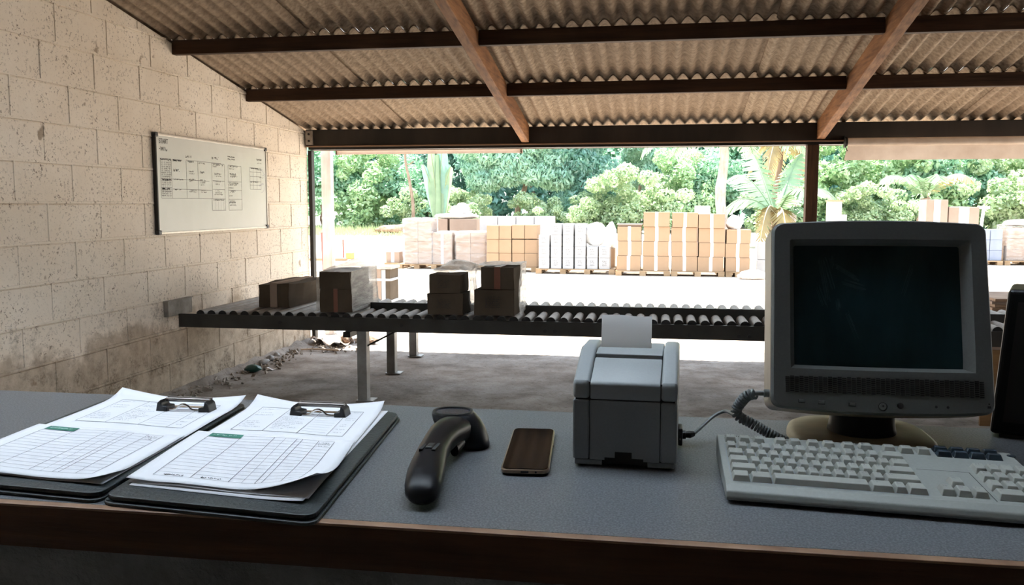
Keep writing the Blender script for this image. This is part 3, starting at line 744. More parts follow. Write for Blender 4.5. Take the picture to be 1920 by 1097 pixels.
tag(b.build('dirt_bank', M['floor'], smooth=True), 'bank of dirt swept against the foot of the wall', 'dirt', kind='stuff')
for i, (x, y, sx, sy, sz, lab) in enumerate(((-3.12, 6.60, .030, .055, .022, 'white broken stone at the wall foot nearest the teal scrap'), (-3.14, 6.76, .028, .045, .022, 'white broken stone in the middle of the wall-foot row'), (-3.15, 6.89, .026, .036, .024, 'small white broken stone farthest along the wall foot'))):
    lump('broken_stone', lab, 'stone', (x, y, 0.0), (sx, sy, sz), M['white_card'], i + 2, .5, 2, 'broken stones at the wall foot')
lump('plastic_scrap', 'crushed dark teal plastic container on the floor by the wall', 'litter', (-3.06, 6.26, 0), (.07, .05, .03), M['teal'], 4, .5, 2)
b = MB(); b.grid(lambda u, v: (-2.99 + .06 * u + .01 * v, 6.33 + .06 * v, .010 + .010 * sin(u * 4 + v * 3)), 4, 4)
tag(b.build('paper_scrap', M['paper']), 'scrap of white paper on the floor beside the teal plastic', 'litter')
b = MB(); b.grid(lambda u, v: (-3.12 + .34 * u, 7.50 + .26 * v + .05 * sin(u * 5), .03 + .028 * sin(u * 9 + v * 4) + .04 * (1 - u) * abs(mnoise.noise(Vector((u * 5, v * 5, 0))))), 16, 10)
tag(b.build('crumpled_sack', M['kraft_pale'], smooth=True), 'flattened pale sack crumpled at the foot of the black upright', 'sack')
b = MB(); b.tube([(-3.08, 7.24, .012), (-2.95, 7.27, .014), (-2.74, 7.26, .010)], .008, 6)
tag(b.build('wood_stick', M['pale_timber']), 'thin broken stick on the floor near the wall end', 'stick')
for i, (x, y) in enumerate(((-2.84, 7.72), (-2.72, 7.80), (-2.60, 7.72))):
    lump('trash_clump', ['tan clump of rubbish nearest the wall end', 'pale clump of rubbish in the sunlight beyond the wall end', 'small clump of rubbish farthest from the wall end'][i], 'litter', (x, y, 0), (.055, .04, .03 + .015 * (i == 0)), M['kraft_pale'] if i != 1 else M['sack'], i + 9, .9, 3, 'rubbish at the wall end')

# ================================================================== YARD
def pallet(label, x0, x1, y, d, z0=-0.02, h=0.095):
    t = thing('pallet', label, 'pallet', ((x0 + x1) / 2, y + d / 2, z0), group='pallets in the yard')
    w = x1 - x0; hb = h
    nb = 7
    for i in range(nb):
        b = MB(); yy = -d / 2 + (d - .1) * i / (nb - 1); b.box(-w / 2, w / 2, yy, yy + .1, hb - .018, hb); kid('top_board', b.mesh('top_board', M['pallet']), t)
    nx = 3 if w < 1.15 else 4
    for i in range(nx):
        xx = -w / 2 + (w - .11) * i / (nx - 1)
        for yy in (-d / 2, -.05, d / 2 - .1):
            b = MB(); b.box(xx, xx + .11, yy, yy + .1, .016, hb - .018); kid('spacer_block', b.mesh('spacer_block', M['pallet']), t)
        b = MB(); b.box(xx, xx + .11, -d / 2, d / 2, 0, .016); kid('bottom_board', b.mesh('bottom_board', M['pallet']), t)
    return t
PZ = 0.0755
pallet('short pallet end under the lone small box at left', -5.60, -5.28, 17.55, .8)
pallet('pallet under the tall wrapped load at the left', -5.22, -4.05, 17.2, 1.0)
pallet('pallet under the right-hand wrapped load', -4.03, -3.40, 17.2, 1.0)
pallet('pallet under the twelve plain kraft boxes', -3.30, -2.30, 16.7, 1.0)
pallet('pallet under the white printed cartons', -2.27, -.80, 16.35, 1.0)
pallet('pallet under the left taped brown cartons', -.775, .205, 16.15, 1.0)
pallet('pallet under the middle taped brown cartons', .225, 1.165, 16.15, 1.0)
pallet('pallet end under the shorter right-hand taped cartons', 1.185, 1.62, 16.15, 1.0)
def sc(x, Y, Y0): return x * Y / Y0
# P0 lone small box
place_carton('p0', 'carton', 'lone small box on a low pallet left of the wrapped loads', (-5.44, 17.80, PZ), None, w=.29, d=.35, h=.22, m=M['kraft_pale'], tape=M['blue_tape'], tape_w=.07)
# P1 wrapped tall stack: two columns of three with a top pair
for c in range(2):
    for r_ in range(4):
        place_carton('p1', 'carton', f'film-wrapped pale box, {rowname(r_, 4)}, {"left" if c == 0 else "right"} column of the tall wrapped load', (-4.93 + .29 * c, 17.44, PZ + .228 * r_), 'boxes inside the tall wrapped load', w=.285, d=.42, h=.226, m=M['kraft_pale'])
wrap('milky film around the tall load at the left end of the pallets', -5.095, -4.475, 17.20, 17.67, PZ + .01, PZ + .915, .012, 4, M['film_far'], .008)
place_carton('p2', 'carton', 'single large film-wrapped carton with a vertical grey tape beside the tall load', (-4.285 + .0, 17.46, PZ), None, w=.40, d=.46, h=.640, m=M['kraft_pale'], tape=M['blue_tape'], tape_w=.055)
wrap('milky film around the single large carton with grey tape', -4.50, -4.075, 17.21, 17.70, PZ + .01, PZ + .650, .008, 5, M['film_far'], .006)
for c in range(2):
    for r_ in range(3):
        place_carton('p3', 'carton', f'film-wrapped pale box, {rowname(r_, 3)}, {"left" if c == 0 else "right"} column of the low wrapped load', (-3.855 + .30 * c, 17.45, PZ + .216 * r_), 'boxes inside the low wrapped load', w=.295, d=.44, h=.214, m=M['kraft_pale'])
wrap('milky film around the low load next to the plain kraft boxes', -4.02, -3.395, 17.21, 17.69, PZ + .01, PZ + .658, .008, 6, M['film_far'], .006)
# second row behind: kraft boxes with white wrapped tops, sack
pallet('pallet of the back row behind the wrapped loads', -4.95, -3.75, 18.7, 1.0)
for i, (x, w_, l_) in enumerate(((-4.72, .30, 'left'), (-4.22, .60, 'right'))):
    place_carton('bk%d' % i, 'carton', f'{l_} kraft box of the back row rising behind the wrapped loads', (x, 19.1, PZ + .42), 'kraft boxes of the back row', w=w_, d=.5, h=.46, m=M['kraft_pale'], print_lines=0)
    place_carton('bkl%d' % i, 'carton', f'{l_} lower box of the back row, under the kraft boxes', (x, 19.1, PZ), 'lower boxes of the back row', w=w_, d=.5, h=.415, m=M['kraft_pale'])
lump('white_sack', 'white sack lying flat on the back-row kraft boxes', 'sack', (-4.42, 19.1, PZ + .885), (.50, .25, .065), M['white_paint'], 3, .25)
lump('pink_sack', 'pinkish upright sack on top of the back row at left', 'sack', (-4.33, 19.15, PZ + .985), (.21, .16, .115), M['sack'], 8, .6)
# P4 twelve plain kraft boxes
for c in range(4):
    for r_ in range(3):
        place_carton('p4', 'carton', f'plain kraft box, {["first", "second", "third", "fourth"][c]} column from left, {["bottom", "middle", "top"][r_]} row of twelve', (-3.16 + .245 * c + (.008 if c > 1 else 0), 16.93 + .008 * ((c * 7 + r_ * 5) % 3), PZ + .266 * r_ + (.012 if c > 1 and r_ == 2 else 0)), 'twelve plain kraft boxes', w=.238, d=.42, h=.262, m=M['kraft'])
pallet('pallet of the white back row behind the plain kraft boxes', -3.75, -2.2, 18.3, 1.0)
for i in range(4):
    place_carton('p4b', 'carton', f'sunlit white carton, {["leftmost", "second", "third", "rightmost"][i]} of the back row behind the plain kraft boxes', (-3.56 + .39 * i, 18.62, PZ + .47), 'white cartons of the back row', w=.38, d=.5, h=.475, m=M['white_card'])
    place_carton('p4c', 'carton', f'lower white carton, {["leftmost", "second", "third", "rightmost"][i]} of the back row behind the plain kraft boxes', (-3.56 + .39 * i, 18.62, PZ), 'lower white cartons of the back row', w=.38, d=.5, h=.465, m=M['white_card'])
# P5 white printed cartons
for c, nrow in enumerate((3, 4, 4, 4, 2, 2)):
    for r_ in range(nrow):
        place_carton('p5', 'carton', f'white printed carton, {rowname(r_, nrow)}, {["first", "second", "third", "fourth", "fifth", "sixth"][c]} column from left', (-2.12 + .226 * c, 16.58 + .01 * ((c * 5 + r_ * 3) % 3), PZ + .2105 * r_), 'white printed cartons', w=.196, d=.40, h=.2075, m=M['white_card'], print_lines=4)
lump('white_bag', 'large white bag on top of the two short columns of white cartons', 'bag', (-1.17, 16.6, PZ + .432), (.19, .17, .24), M['white_paint'], 6, .22)
lump('small_white_bag', 'small white bag between the white cartons and the taped brown cartons', 'bag', (-.915, 17.1, PZ + .36), (.11, .13, .28), M['white_paint'], 7, .2)
place_carton('p5x', 'carton', 'kraft carton half hidden between white cartons and taped brown cartons', (-.93, 17.1, PZ), None, w=.20, d=.35, h=.36, m=M['kraft'])
# P6 brown cartons with white tape
for c, (x, w_, n_, h_) in enumerate(((-.535, .43, 3, .264), (-.05, .465, 4, .2625), (.45, .45, 4, .260), (.93, .455, 4, .2545), (1.395, .42, 3, .247))):
    for r_ in range(n_):
        place_carton('p6%d' % c, 'carton', f'brown carton with white tape, {rowname(r_, n_)}, {["first", "second", "third", "fourth", "fifth"][c]} stack from left', (x + .008 * ((c + r_ * 2) % 3 - 1), 16.42 + .012 * ((c * 3 + r_) % 3), PZ + (h_ + .003) * r_), 'brown cartons with white tape', w=w_, d=.46, h=h_, m=M['kraft'], tape=M['white_tape'], tape_w=.055)
b = MB(); b.box(-.74, -.31, 16.25, 16.68, PZ + .805, PZ + .83); b.box(-.765, -.30, 16.22, 16.70, PZ + .83, PZ + .842)
tag(b.build('cardboard_sheet', M['kraft_pale'], bevel=.003), 'flat pale cardboard sheet on the leftmost taped brown stack', 'cardboard')
lump('bulging_sack', 'pale bulging sack on top of the shortest taped brown stack', 'sack', (1.335, 16.45, PZ + .750), (.145, .14, .13), M['sack'], 11, .3)
lump('plastic_bag', 'slumped pinkish plastic bag on the ground in front of the right pallets', 'bag', (1.60, 15.75, -.02), (.24, .16, .085), M['sack'], 12, .35)
place_carton('wb1', 'carton', 'upper white box in the short pair beside the monitor edge', (1.88, 16.75, PZ + .20), None, w=.22, d=.35, h=.30, m=M['white_card'])
place_carton('wb2', 'carton', 'lower white box in the short pair beside the monitor edge', (1.88, 16.75, -.02), None, w=.24, d=.36, h=.29, m=M['white_card'])
place_carton('bb', 'carton', 'pale grey box peeking over the taped brown stacks', (.835, 17.9, .83), None, w=.29, d=.35, h=.415, m=M['white_card'])
place_carton('bb2', 'carton', 'hidden support box under the pale grey box behind the taped stacks', (.835, 17.9, -.02), None, w=.40, d=.40, h=.845, m=M['kraft_pale'])
# stacks hidden behind the monitor, tops showing over it
for i in range(4):
    place_carton('sA', 'carton', f'kraft and white box, {rowname(i, 4)}, of the stack showing over the monitor', (4.06, 14.2, -.02 + .342 * i), 'left stack behind the monitor', w=.30, d=.40, h=.339, m=M['kraft_pale'], tape=M['white_tape'], tape_w=.09)
for i in range(4):
    place_carton('sB', 'carton', f'wide pale box, {rowname(i, 4)}, of the stack showing right of the kraft stack', (4.44, 14.22, -.02 + .315 * i), 'right stack behind the monitor', w=.42, d=.40, h=.312, m=M['kraft_pale'], tape=M['white_tape'], tape_w=.14)
# far right: blue-grey tubs, wrapped load, white post, crate
pallet('pallet under the blue-grey tubs at the far right', 6.50, 7.22, 20.2, .9)
pallet('pallet under the white wrapped load at the far right', 7.26, 8.3, 20.2, .9)
for c in range(3):
    for r_ in range(3):
        place_carton('tub', 'storage_tub', f'blue-grey tub, {["bottom", "middle", "top"][r_]} row, {["left", "middle", "right"][c]} column, at the far right', (6.61 + .25 * c, 20.5, PZ + .222 * r_), 'blue-grey tubs at the far right', w=.24, d=.35, h=.219, m=M['blue_card'])
for c in range(2):
    for r_ in range(3):
        place_carton('fw', 'carton', f'film-wrapped kraft box, {["bottom", "middle", "top"][r_]} row, {["left", "right"][c]} column, at the far right', (7.55 + .44 * c, 20.6, PZ + .235 * r_), 'wrapped boxes at the far right', w=.43, d=.5, h=.232, m=M['kraft_pale'])
wrap('white film around the load at the far right edge', 7.30, 8.25, 20.30, 20.90, PZ + .01, PZ + .72, .06, 8, M['film_far'], .008)
lump('white_cover', 'white cloth bundled on the wrapped load at the far right', 'cloth', (7.75, 20.6, PZ + .735), (.42, .26, .08), M['white_paint'], 14, .25)
b = MB(); b.tube([(7.12, 21.5, -.02), (7.22, 21.5, 1.18)], .035, 8); b.box(7.10, 7.34, 21.46, 21.54, 1.17, 1.235)
tag(b.build('white_post', M['white_paint']), 'white T-topped post standing behind the tubs at the far right', 'post')
cr = thing('weathered_crate', 'upright weathered crate seen over the monitor beside the timber post', 'crate', (4.08, 22, -.02))
b = MB(); b.box(-.15, .15, -.15, .15, 0, 1.36); kid('crate_body', b.mesh('crate_body', M['jamb_timber'], bevel=.004), cr)
b = MB(); b.box(-.17, .17, -.17, .17, 1.36, 1.39); kid('crate_lid', b.mesh('crate_lid', M['pallet']), cr)
b = MB(); b.box(.152, .27, -.14, .12, 0, 1.05); kid('side_board', b.mesh('side_board', M['white_card']), cr)
# load close behind the conveyor, the left side of the yard
ld = thing('strapped_bundle', 'strapped bundle of brown and white slats behind the conveyor boxes', 'bundle', (-3.20, 9.9, -.02))
rg = random.Random(5)
for i in range(6):
    b = MB(); x = -.165 + .055 * i; b.box(x, x + .050, -.16, .16, 0, .545 + rg.uniform(-.01, .01)); kid('slat', b.mesh('slat', [M['kraft_old'], M['white_card'], M['kraft'], M['kraft_pale'], M['white_card'], M['kraft_old']][i]), ld)
for z in (.17, .42):
    b = MB(); b.box(-.170, .170, -.166, .166, z, z + .025); kid('strap', b.mesh('strap', M['white_tape']), ld)
b = MB(); b.box(-.18, .18, -.175, .175, .556, .585); kid('cap_board', b.mesh('cap_board', M['galv']), ld)
cs = thing('cardboard_stack', 'pile of flattened brown cardboard behind the conveyor right of the monitor', 'cardboard', (3.0, 7.3, 0))
for i in range(26):
    b = MB(); dx, dy = rg.uniform(-.02, .02), rg.uniform(-.02, .02); b.box(-.55 + dx, .55 + dx, -.3 + dy, .3 + dy, .0225 * i, .0225 * i + .0205)
    kid('card_sheet', b.mesh('card_sheet', M['cardstack'] if i % 3 else M['kraft_pale']), cs)
b = MB(); b.tube([(-6.55, 16.6, -.02), (-6.57, 16.6, .72)], .022, 8)
tag(b.build('red_pole', M['red']), 'thin red pole standing in the yard beside the pale timber upright', 'pole')
for i, x in enumerate((-6.95 - .62, -7.35 - .62)):
    b = MB(); b.tube([(x, 20.5, -.02), (x, 20.5, .42)], .02, 6)
    tag(b.build('red_white_stake', M['red']), ['faded red stake standing on the low plank, right of the pair', 'faded red stake standing on the low plank, left of the pair'][i], 'stake')
place_carton('or', 'carton', 'small orange carton on the ground at the left of the yard', (-7.22, 20.0, -.02), None, w=.14, d=.2, h=.15, m=M['orange_card'])
b = MB(); b.box(-8.3, -7.1, 19.3, 19.5, -.02, .035)
tag(b.build('low_plank', M['pallet']), 'long low plank on the ground at the left of the yard', 'plank')
b = MB(); b.tube([(-4.05, 10.9, -.005), (-3.8, 10.95, .0), (-3.55, 11.1, .02)], .012, 6)
tag(b.build('ground_stick', M['pale_timber']), 'thin pale stick lying on the sunlit yard right of the strapped bundle', 'stick')
lump('brush_heap', 'low brown heap of dry brush in the grass at left', 'brush heap', (-10.6, 36.5, -.02), (1.4, .5, .26), M['brush'], 5, .5)
rg = np.random.default_rng(4); N = 9000
gx = rg.uniform(-24, -4, N); gy = rg.uniform(34.8, 42, N); hgt = rg.uniform(.06, .34, N) * (0.5 + (gy - 34.8) / 8); dx = rg.normal(0, .08, N)
V = np.zeros((N, 3, 3)); V[:, 0] = np.c_[gx - .025, gy, np.full(N, -.02)]; V[:, 1] = np.c_[gx + .025, gy, np.full(N, -.02)]; V[:, 2] = np.c_[gx + dx, gy + rg.normal(0, .06, N), hgt]
tag(link('grass', np_mesh('grass', V.reshape(-1, 3), 3, M['grass'])), 'strip of dry grass below the trees at left', 'grass', kind='stuff')

# ------------------------------------------------------------------ trees
def leaf_cloud(blobs, n, size, seed, aspect=0.6, droop=0.0, shell=0.7):
    """quads scattered in the outer shell of ellipsoid clumps"""
    g = np.random.default_rng(seed)
    B = np.array(blobs, float); vol = B[:, 3] * B[:, 4] + B[:, 4] * B[:, 5] + B[:, 3] * B[:, 5]
    idx = g.choice(len(B), n, p=vol / vol.sum()); C = B[idx]
    d = g.normal(size=(n, 3)); d /= np.linalg.norm(d, axis=1)[:, None]
    r_ = shell + (1.08 - shell) * g.random(n) ** 0.6
    P = C[:, :3] + d * C[:, 3:6] * r_[:, None]
    nrm = d * 0.7 + g.normal(size=(n, 3)) * 0.55 + np.array([0, 0, 0.35]); nrm /= np.linalg.norm(nrm, axis=1)[:, None]
    a = np.cross(nrm, g.normal(size=(n, 3)))
    if droop: a = a / np.linalg.norm(a, axis=1)[:, None] + np.array([0, 0, -droop])
    a /= np.linalg.norm(a, axis=1)[:, None]; bb = np.cross(nrm, a); bb /= np.linalg.norm(bb, axis=1)[:, None] + 1e-9
    s_ = size * g.uniform(.6, 1.3, n)[:, None]; a *= s_; bb *= s_ * aspect
    Q = np.stack([P - a, P - bb * .9 + a * .1, P + a, P + bb * .9 + a * .1], 1)
    Q[:, :, 2] = np.maximum(Q[:, :, 2], 0.02)
    return Q.reshape(-1, 3)
def blob_field(w, h, d, n, seed, rmin, rmax, base=0.2, peak=0.5):
    g = random.Random(seed); out = []
    for i in range(n):
        x = g.uniform(-w / 2, w / 2); k = 1 - (abs(x) / (w / 2)) ** 2 * peak
        z = base + (h * k - base) * g.random() ** 0.8; r_ = g.uniform(rmin, rmax)
        out.append((x, g.uniform(-d / 2, d / 2), max(z, r_ * .6), r_ * 1.15, r_, r_ * .85))
    return out
TREES = {}
def tree_proto(key, blobs, n, size, seed, m, **kw): TREES[key] = np_mesh('foliage', leaf_cloud(blobs, n, size, seed, **kw), 4, m)
tree_proto('bush', blob_field(4.4, 4.1, 2.4, 44, 1, .35, .75), 11000, .13, 1, M['leaf_mid'])
tree_proto('bush2', blob_field(4.6, 4.8, 2.4, 48, 2, .34, .75), 12000, .125, 2, M['leaf_lit'])
tree_proto('pale', blob_field(4.6, 2.9, 2.2, 46, 3, .24, .52, peak=.45), 10000, .10, 3, M['leaf_pale'])
tree_proto('dark', blob_field(4.6, 6.4, 2.6, 46, 4, .45, .9), 11000, .15, 4, M['leaf_dark'])
tree_proto('feather', [(x_, y_, z_, .95, .8, .55) for x_, y_, z_ in ((-1.7, 0, 3.2), (-.9, -.5, 3.9), (0, 0, 4.6), (1.0, -.4, 4.3), (1.8, .1, 3.6), (-1.2, .3, 4.8), (.3, -.7, 3.5), (2.2, 0, 2.7), (1.3, -.6, 2.9), (-.5, 0, 5.6), (.9, .2, 5.5), (-2.1, 0, 4.2), (-.2, -.6, 2.9), (-1.4, -.4, 2.6), (.7, .3, 6.2))], 15000, .17, 5, M['leaf_feather'], aspect=.33, droop=.9)
tree_proto('darkfeather', [(x_, y_, z_, .8, .7, .75) for x_, y_, z_ in ((-.9, 0, 4.2), (0, -.3, 3.4), (.6, 0, 4.6), (-.3, 0, 5.4), (1.1, -.3, 3.0), (.3, -.5, 2.2), (-1.0, 0, 2.9), (1.5, 0, 1.9), (-.4, -.4, 1.4), (.9, -.3, 1.2), (0, 0, 6.3))], 9000, .15, 6, M['leaf_dark'], aspect=.35, droop=.8)
def trunk_mesh(h, r0, lean=(0, 0), m=None, knots=0):
    b = MB(); n = 9
    pts = [(lean[0] * (t / (n - 1)) + .05 * sin(t * 1.3), lean[1] * t / (n - 1), h * t / (n - 1)) for t in range(n)]
    b.tube(pts, [r0 * (1 - .35 * t / (n - 1)) * (1 + (.12 if knots and t % 3 == 1 else 0)) for t in range(n)], 10); return b.mesh('trunk', m or M['bark'], smooth=True)
TR = trunk_mesh(2.6, .13); TRs = trunk_mesh(1.2, .07)
def tree(name, label, key, x, y, s_=1.0, rz=0.0, group='trees behind the yard', trunk=None, sz=None):
    t = thing(name, label, 'bush' if name == 'bush' else 'tree', (x, y, -.02), (0, 0, rz), group)
    f = kid('foliage', TREES[key], t, kind='stuff'); f.scale = (s_, s_, sz or s_)
    k = kid('trunk', trunk or TR, t); k.scale = (s_, s_, s_)
    return t
F = [
 ('bush', 'broad mid-green bush at the left end, beside the timber upright', 'bush', -17.0, 43.0, 1.05, 0.3),
 ('bush', 'bright green bush, second from the left above the grass', 'bush2', -14.3, 43.4, .92, 1.2),
 ('bush', 'mid-green bush right of the bright one, over the brush heap', 'bush', -12.2, 42.8, .85, 2.6),
 ('bush', 'pale yellow-green shrub behind the slim bare-stemmed tree', 'pale', -11.0, 41.5, .80, 0),
 ('bush', 'pale shrub glowing behind the pinkish sack', 'pale', -8.9, 41.2, .68, 1.5),
 ('bush', 'pale shrub under the feathery tree, right of its trunk', 'pale', -5.6, 40.5, .62, 2.2),
 ('bush', 'low pale bush over the white cartons', 'pale', -3.2, 40.2, .62, .8),
 ('bush', 'pale flowering bush behind the taped brown cartons', 'pale', -.9, 40.4, 1.02, 3.0),
 ('bush', 'bright bush left of the tall bare palm trunk', 'bush2', 1.0, 42.2, .72, 2.0),
 ('bush', 'mid-green bush directly behind the bare palm trunk', 'bush', 2.6, 43.6, .9, .7),
 ('bush', 'pale bush just left of the dark timber post', 'pale', 5.7, 42.0, .95, 1.0),
 ('bush', 'bright bush just right of the dark timber post', 'bush2', 7.9, 42.5, .95, .4),
 ('bush', 'pale shrub low over the middle of the monitor', 'pale', 9.3, 40.5, .75, 2.8),
 ('bush', 'bright green bush under the middle of the canvas blind', 'bush2', 11.2, 43.2, 1.0, 1.9),
 ('bush', 'mid-green bush behind the pale boxes over the monitor', 'bush', 13.0, 43.0, 1.0, .2),
 ('bush', 'pale bush at the right edge behind the white post', 'pale', 15.2, 42.0, 1.25, 1.1),
 ('bush', 'bright green bush at the extreme right edge', 'bush2', 17.6, 43.5, 1.0, 2.4)]
for a in F: tree(a[0], a[1], a[2], a[3], a[4], a[5], a[6], group='bushes along the yard edge', trunk=TRs)
tree('feathery_tree', 'large feathery drooping tree with a leaning brown trunk', 'feather', -6.9, 41.8, .92, 0, trunk=trunk_mesh(3.0, .17, (.75, 0), M['bark']))
tree('dark_tree', 'dark drooping tree right of the big feathery tree', 'darkfeather', -3.7, 42.4, .95, .4)
tree('dark_tree', 'dark tree with flat pale-topped boughs left of the palms', 'feather', -1.0, 45.5, .9, 2.2)
tree('dark_tree', 'deep green tree between the leaning palm stem and the post', 'dark', 6.4, 46.5, .85, 1.0)
BT = ['tall backdrop tree behind the leftmost bushes', 'tall backdrop tree behind the slim bare-stemmed tree', 'tall backdrop tree behind the broad-leaved pale green plant', 'tall backdrop tree behind the big feathery tree', 'tall backdrop tree in the gap right of the dark drooping tree', 'tall backdrop tree above the pale flowering bush',
      'tall backdrop tree behind the bare palm trunk', 'tall backdrop tree behind the dark timber post', 'tall backdrop tree under the left end of the canvas blind', 'tall backdrop tree above the pale boxes over the monitor', 'tall backdrop tree behind the white post at the far right', 'tall backdrop tree beyond the right picture edge']
for i in range(12):
    k = ['bush', 'dark', 'darkfeather', 'dark', 'bush', 'dark'][i % 6]
    tree('backdrop_tree', BT[i], k, -19.5 + 4.1 * i, 50 + 1.5 * (i % 3), 1.45, i * 1.1, group='dense back row of trees')
sl = thing('slim_tree', 'slim bare-stemmed tree rising over the tall wrapped load', 'tree', (-10.95, 38.5, -.02))
b = MB(); pts = crom([(0, 0, 0), (.05, 0, 1.2), (-.12, 0, 2.4), (-.28, 0, 3.2), (-.30, 0, 4.4)], 5); b.tube(pts, [.085 - .002 * i for i in range(len(pts))], 8); kid('trunk', b.mesh('trunk', M['bark'], smooth=True), sl)
b = MB(); b.tube([(-.26, 0, 3.1), (-.1, 0, 3.05), (.1, 0, 3.2)], .03, 6); kid('branch_stub', b.mesh('branch_stub', M['bark']), sl)
kid('foliage', np_mesh('foliage', leaf_cloud([(-.3, 0, 4.4, .8, .7, .6), (.4, 0, 4.8, .6, .6, .5), (-.9, 0, 4.1, .5, .5, .35)], 1800, .13, 17), 4, M['leaf_mid']), sl, kind='stuff')

def frond(L, rise, droop, az, z0, leafl, n=34, seed=0, hang=0.35):
    """one palm frond as a rib tube and its leaflets: returns (rib MB, leaflet verts)"""
    g = random.Random(seed); pts = []
    for i in range(n):
        t = i / (n - 1); r_ = L * t * (1 - .12 * t); z = z0 + rise * t - droop * t * t
        pts.append(Vector((cos(az) * r_, sin(az) * r_, z)))
    rib = MB(); rib.tube(pts, [.035 * (1 - .8 * i / (n - 1)) for i in range(n)], 5)
    V = []
    side = Vector((-sin(az), cos(az), 0))
    for i in range(4, n - 1):
        t = i / (n - 1); d = (pts[i + 1] - pts[i]).normalized(); l_ = leafl * (1 - .55 * abs(2 * t - .9))
        for s_ in (-1, 1):
            tip = pts[i] + side * s_ * l_ * .75 + d * l_ * .45 + Vector((0, 0, -hang * l_ - g.uniform(0, .12)))
            w = d * .06
            V += [pts[i] - w, pts[i] + w, tip + w * .3, tip - w * .3]
    return rib, V
def palm(label, x, y, h, r0, m, fr, lean=(0, 0), s_=1.0):
    t = thing('palm_tree', label, 'palm', (x, y, -.02), group='palms in the yard')
    if h > 0: kid('trunk', trunk_mesh(h, r0, lean, m, knots=1), t)
    for i, (L, rise, droop, az, leafl, dry) in enumerate(fr):
        rib, V = frond(L, rise, droop, az, h, leafl, seed=i)
        off = (lean[0], lean[1], 0)
        o = kid('frond', np_mesh('frond', np.array([tuple(p) for p in V]), 4, M['frond_dry' if dry else 'frond']), t, off, kind='stuff')
        q = kid('rib', rib.mesh('rib', M['pale_timber' if dry else 'frond']), o)
    return t
palm('tall pale bare-trunked palm beside the taped brown cartons', 1.75, 26.0, 3.5, .17, M['bark_pale'], [(2.6, .9, 1.6, a, .7, False) for a in (0, 1.1, 2.2, 3.3, 4.4, 5.5)])
palm('young palm with arching green and yellow fronds over the sack', 3.35, 27.5, .9, .16, M['bark'],
     [(2.0, 2.4, 2.6, pi * .98, .75, False), (1.9, 2.1, 1.9, pi * .85, .7, False), (2.2, 2.9, 1.6, pi * .70, .8, False), (1.7, 1.7, 2.4, -.25, .7, False), (2.0, 2.8, 2.2, .2, .75, False), (2.4, 3.2, .9, 1.9, .7, False), (2.4, 3.1, 1.1, 1.1, .7, False), (1.2, 1.6, 2.2, -1.4, .55, True), (1.0, 1.9, 2.6, -2.2, .5, True), (1.5, 2.6, 2.0, -1.0, .6, False)], (.1, 0))
palm('slender pale leaning palm stem left of the timber post', 4.15, 30.0, 4.2, .11, M['bark_pale'], [(2.2, .7, 1.5, a, .6, False) for a in (.4, 1.5, 2.6, 3.7, 4.8, 5.9)], (.55, 0))
palm('second slender grey palm stem behind the arching fronds', 3.75, 31.0, 3.6, .10, M['bark'], [(1.3, .4, 1.9, a, .5, True) for a in (.3, 1.6, 2.9, 4.2, 5.4)], (.25, 0))
palm('squat palm with an orange-brown trunk behind the pale boxes over the monitor', 8.9, 32.0, 1.5, .24, M['bark'],
     [(1.7, 2.3, 1.7, a, .6, a > 5) for a in (0, .8, 1.6, 2.4, 3.2, 4.0, 4.7, 5.5)])
palm('spiky palm crown high in the trees left of the bare palm trunk', 1.6, 45.5, 4.0, .12, M['bark'], [(1.2, .2, 1.4, a, .5, a > 4) for a in (.2, 1.2, 2.2, 3.2, 4.2, 5.2)])
lf = thing('banana_plant', 'pale green plant with broad hanging leaves behind the wrapped loads', 'plant', (-8.5, 33.5, -.02))
for i, (az, top, lean_, w) in enumerate(((2.6, 3.5, .35, .30), (.3, 3.7, .22, .34), (1.2, 3.3, .45, .28), (3.4, 2.9, .60, .26), (-.5, 2.8, .60, .26), (-1.6, 3.2, .30, .30))):
    b = MB()
    def lp(u, v, az=az, top=top, lean_=lean_, w=w):
        r_ = lean_ * v ** 1.6; z = top * (.12 + .88 * v) - .5 * max(0, v - .75) ** 1.5
        ww = w * sin(pi * (.08 + .86 * v)) ** .7 * (u - .5) * 2
        return (cos(az) * r_ + ww, sin(az) * r_ * .5 + .10 * abs(u - .5) + .04 * i, z - .10 * abs(u - .5) - .03 * abs(sin(v * 40)) * abs(u - .5))
    b.grid(lp, 6, 18); o = kid('leaf', b.mesh('leaf', M['leaf_dark' if i % 2 else 'frond'], smooth=True), lf)
    b = MB(); b.tube([lp(.5, k / 8) for k in range(9)], .015, 5); kid('midrib', b.mesh('midrib', M['grass']), o)
b = MB(); b.tube([(0, 0, 0), (.03, 0, 1.6), (0, 0, 3.2)], [.14, .11, .07], 8); kid('stem', b.mesh('stem', M['frond'], smooth=True), lf)

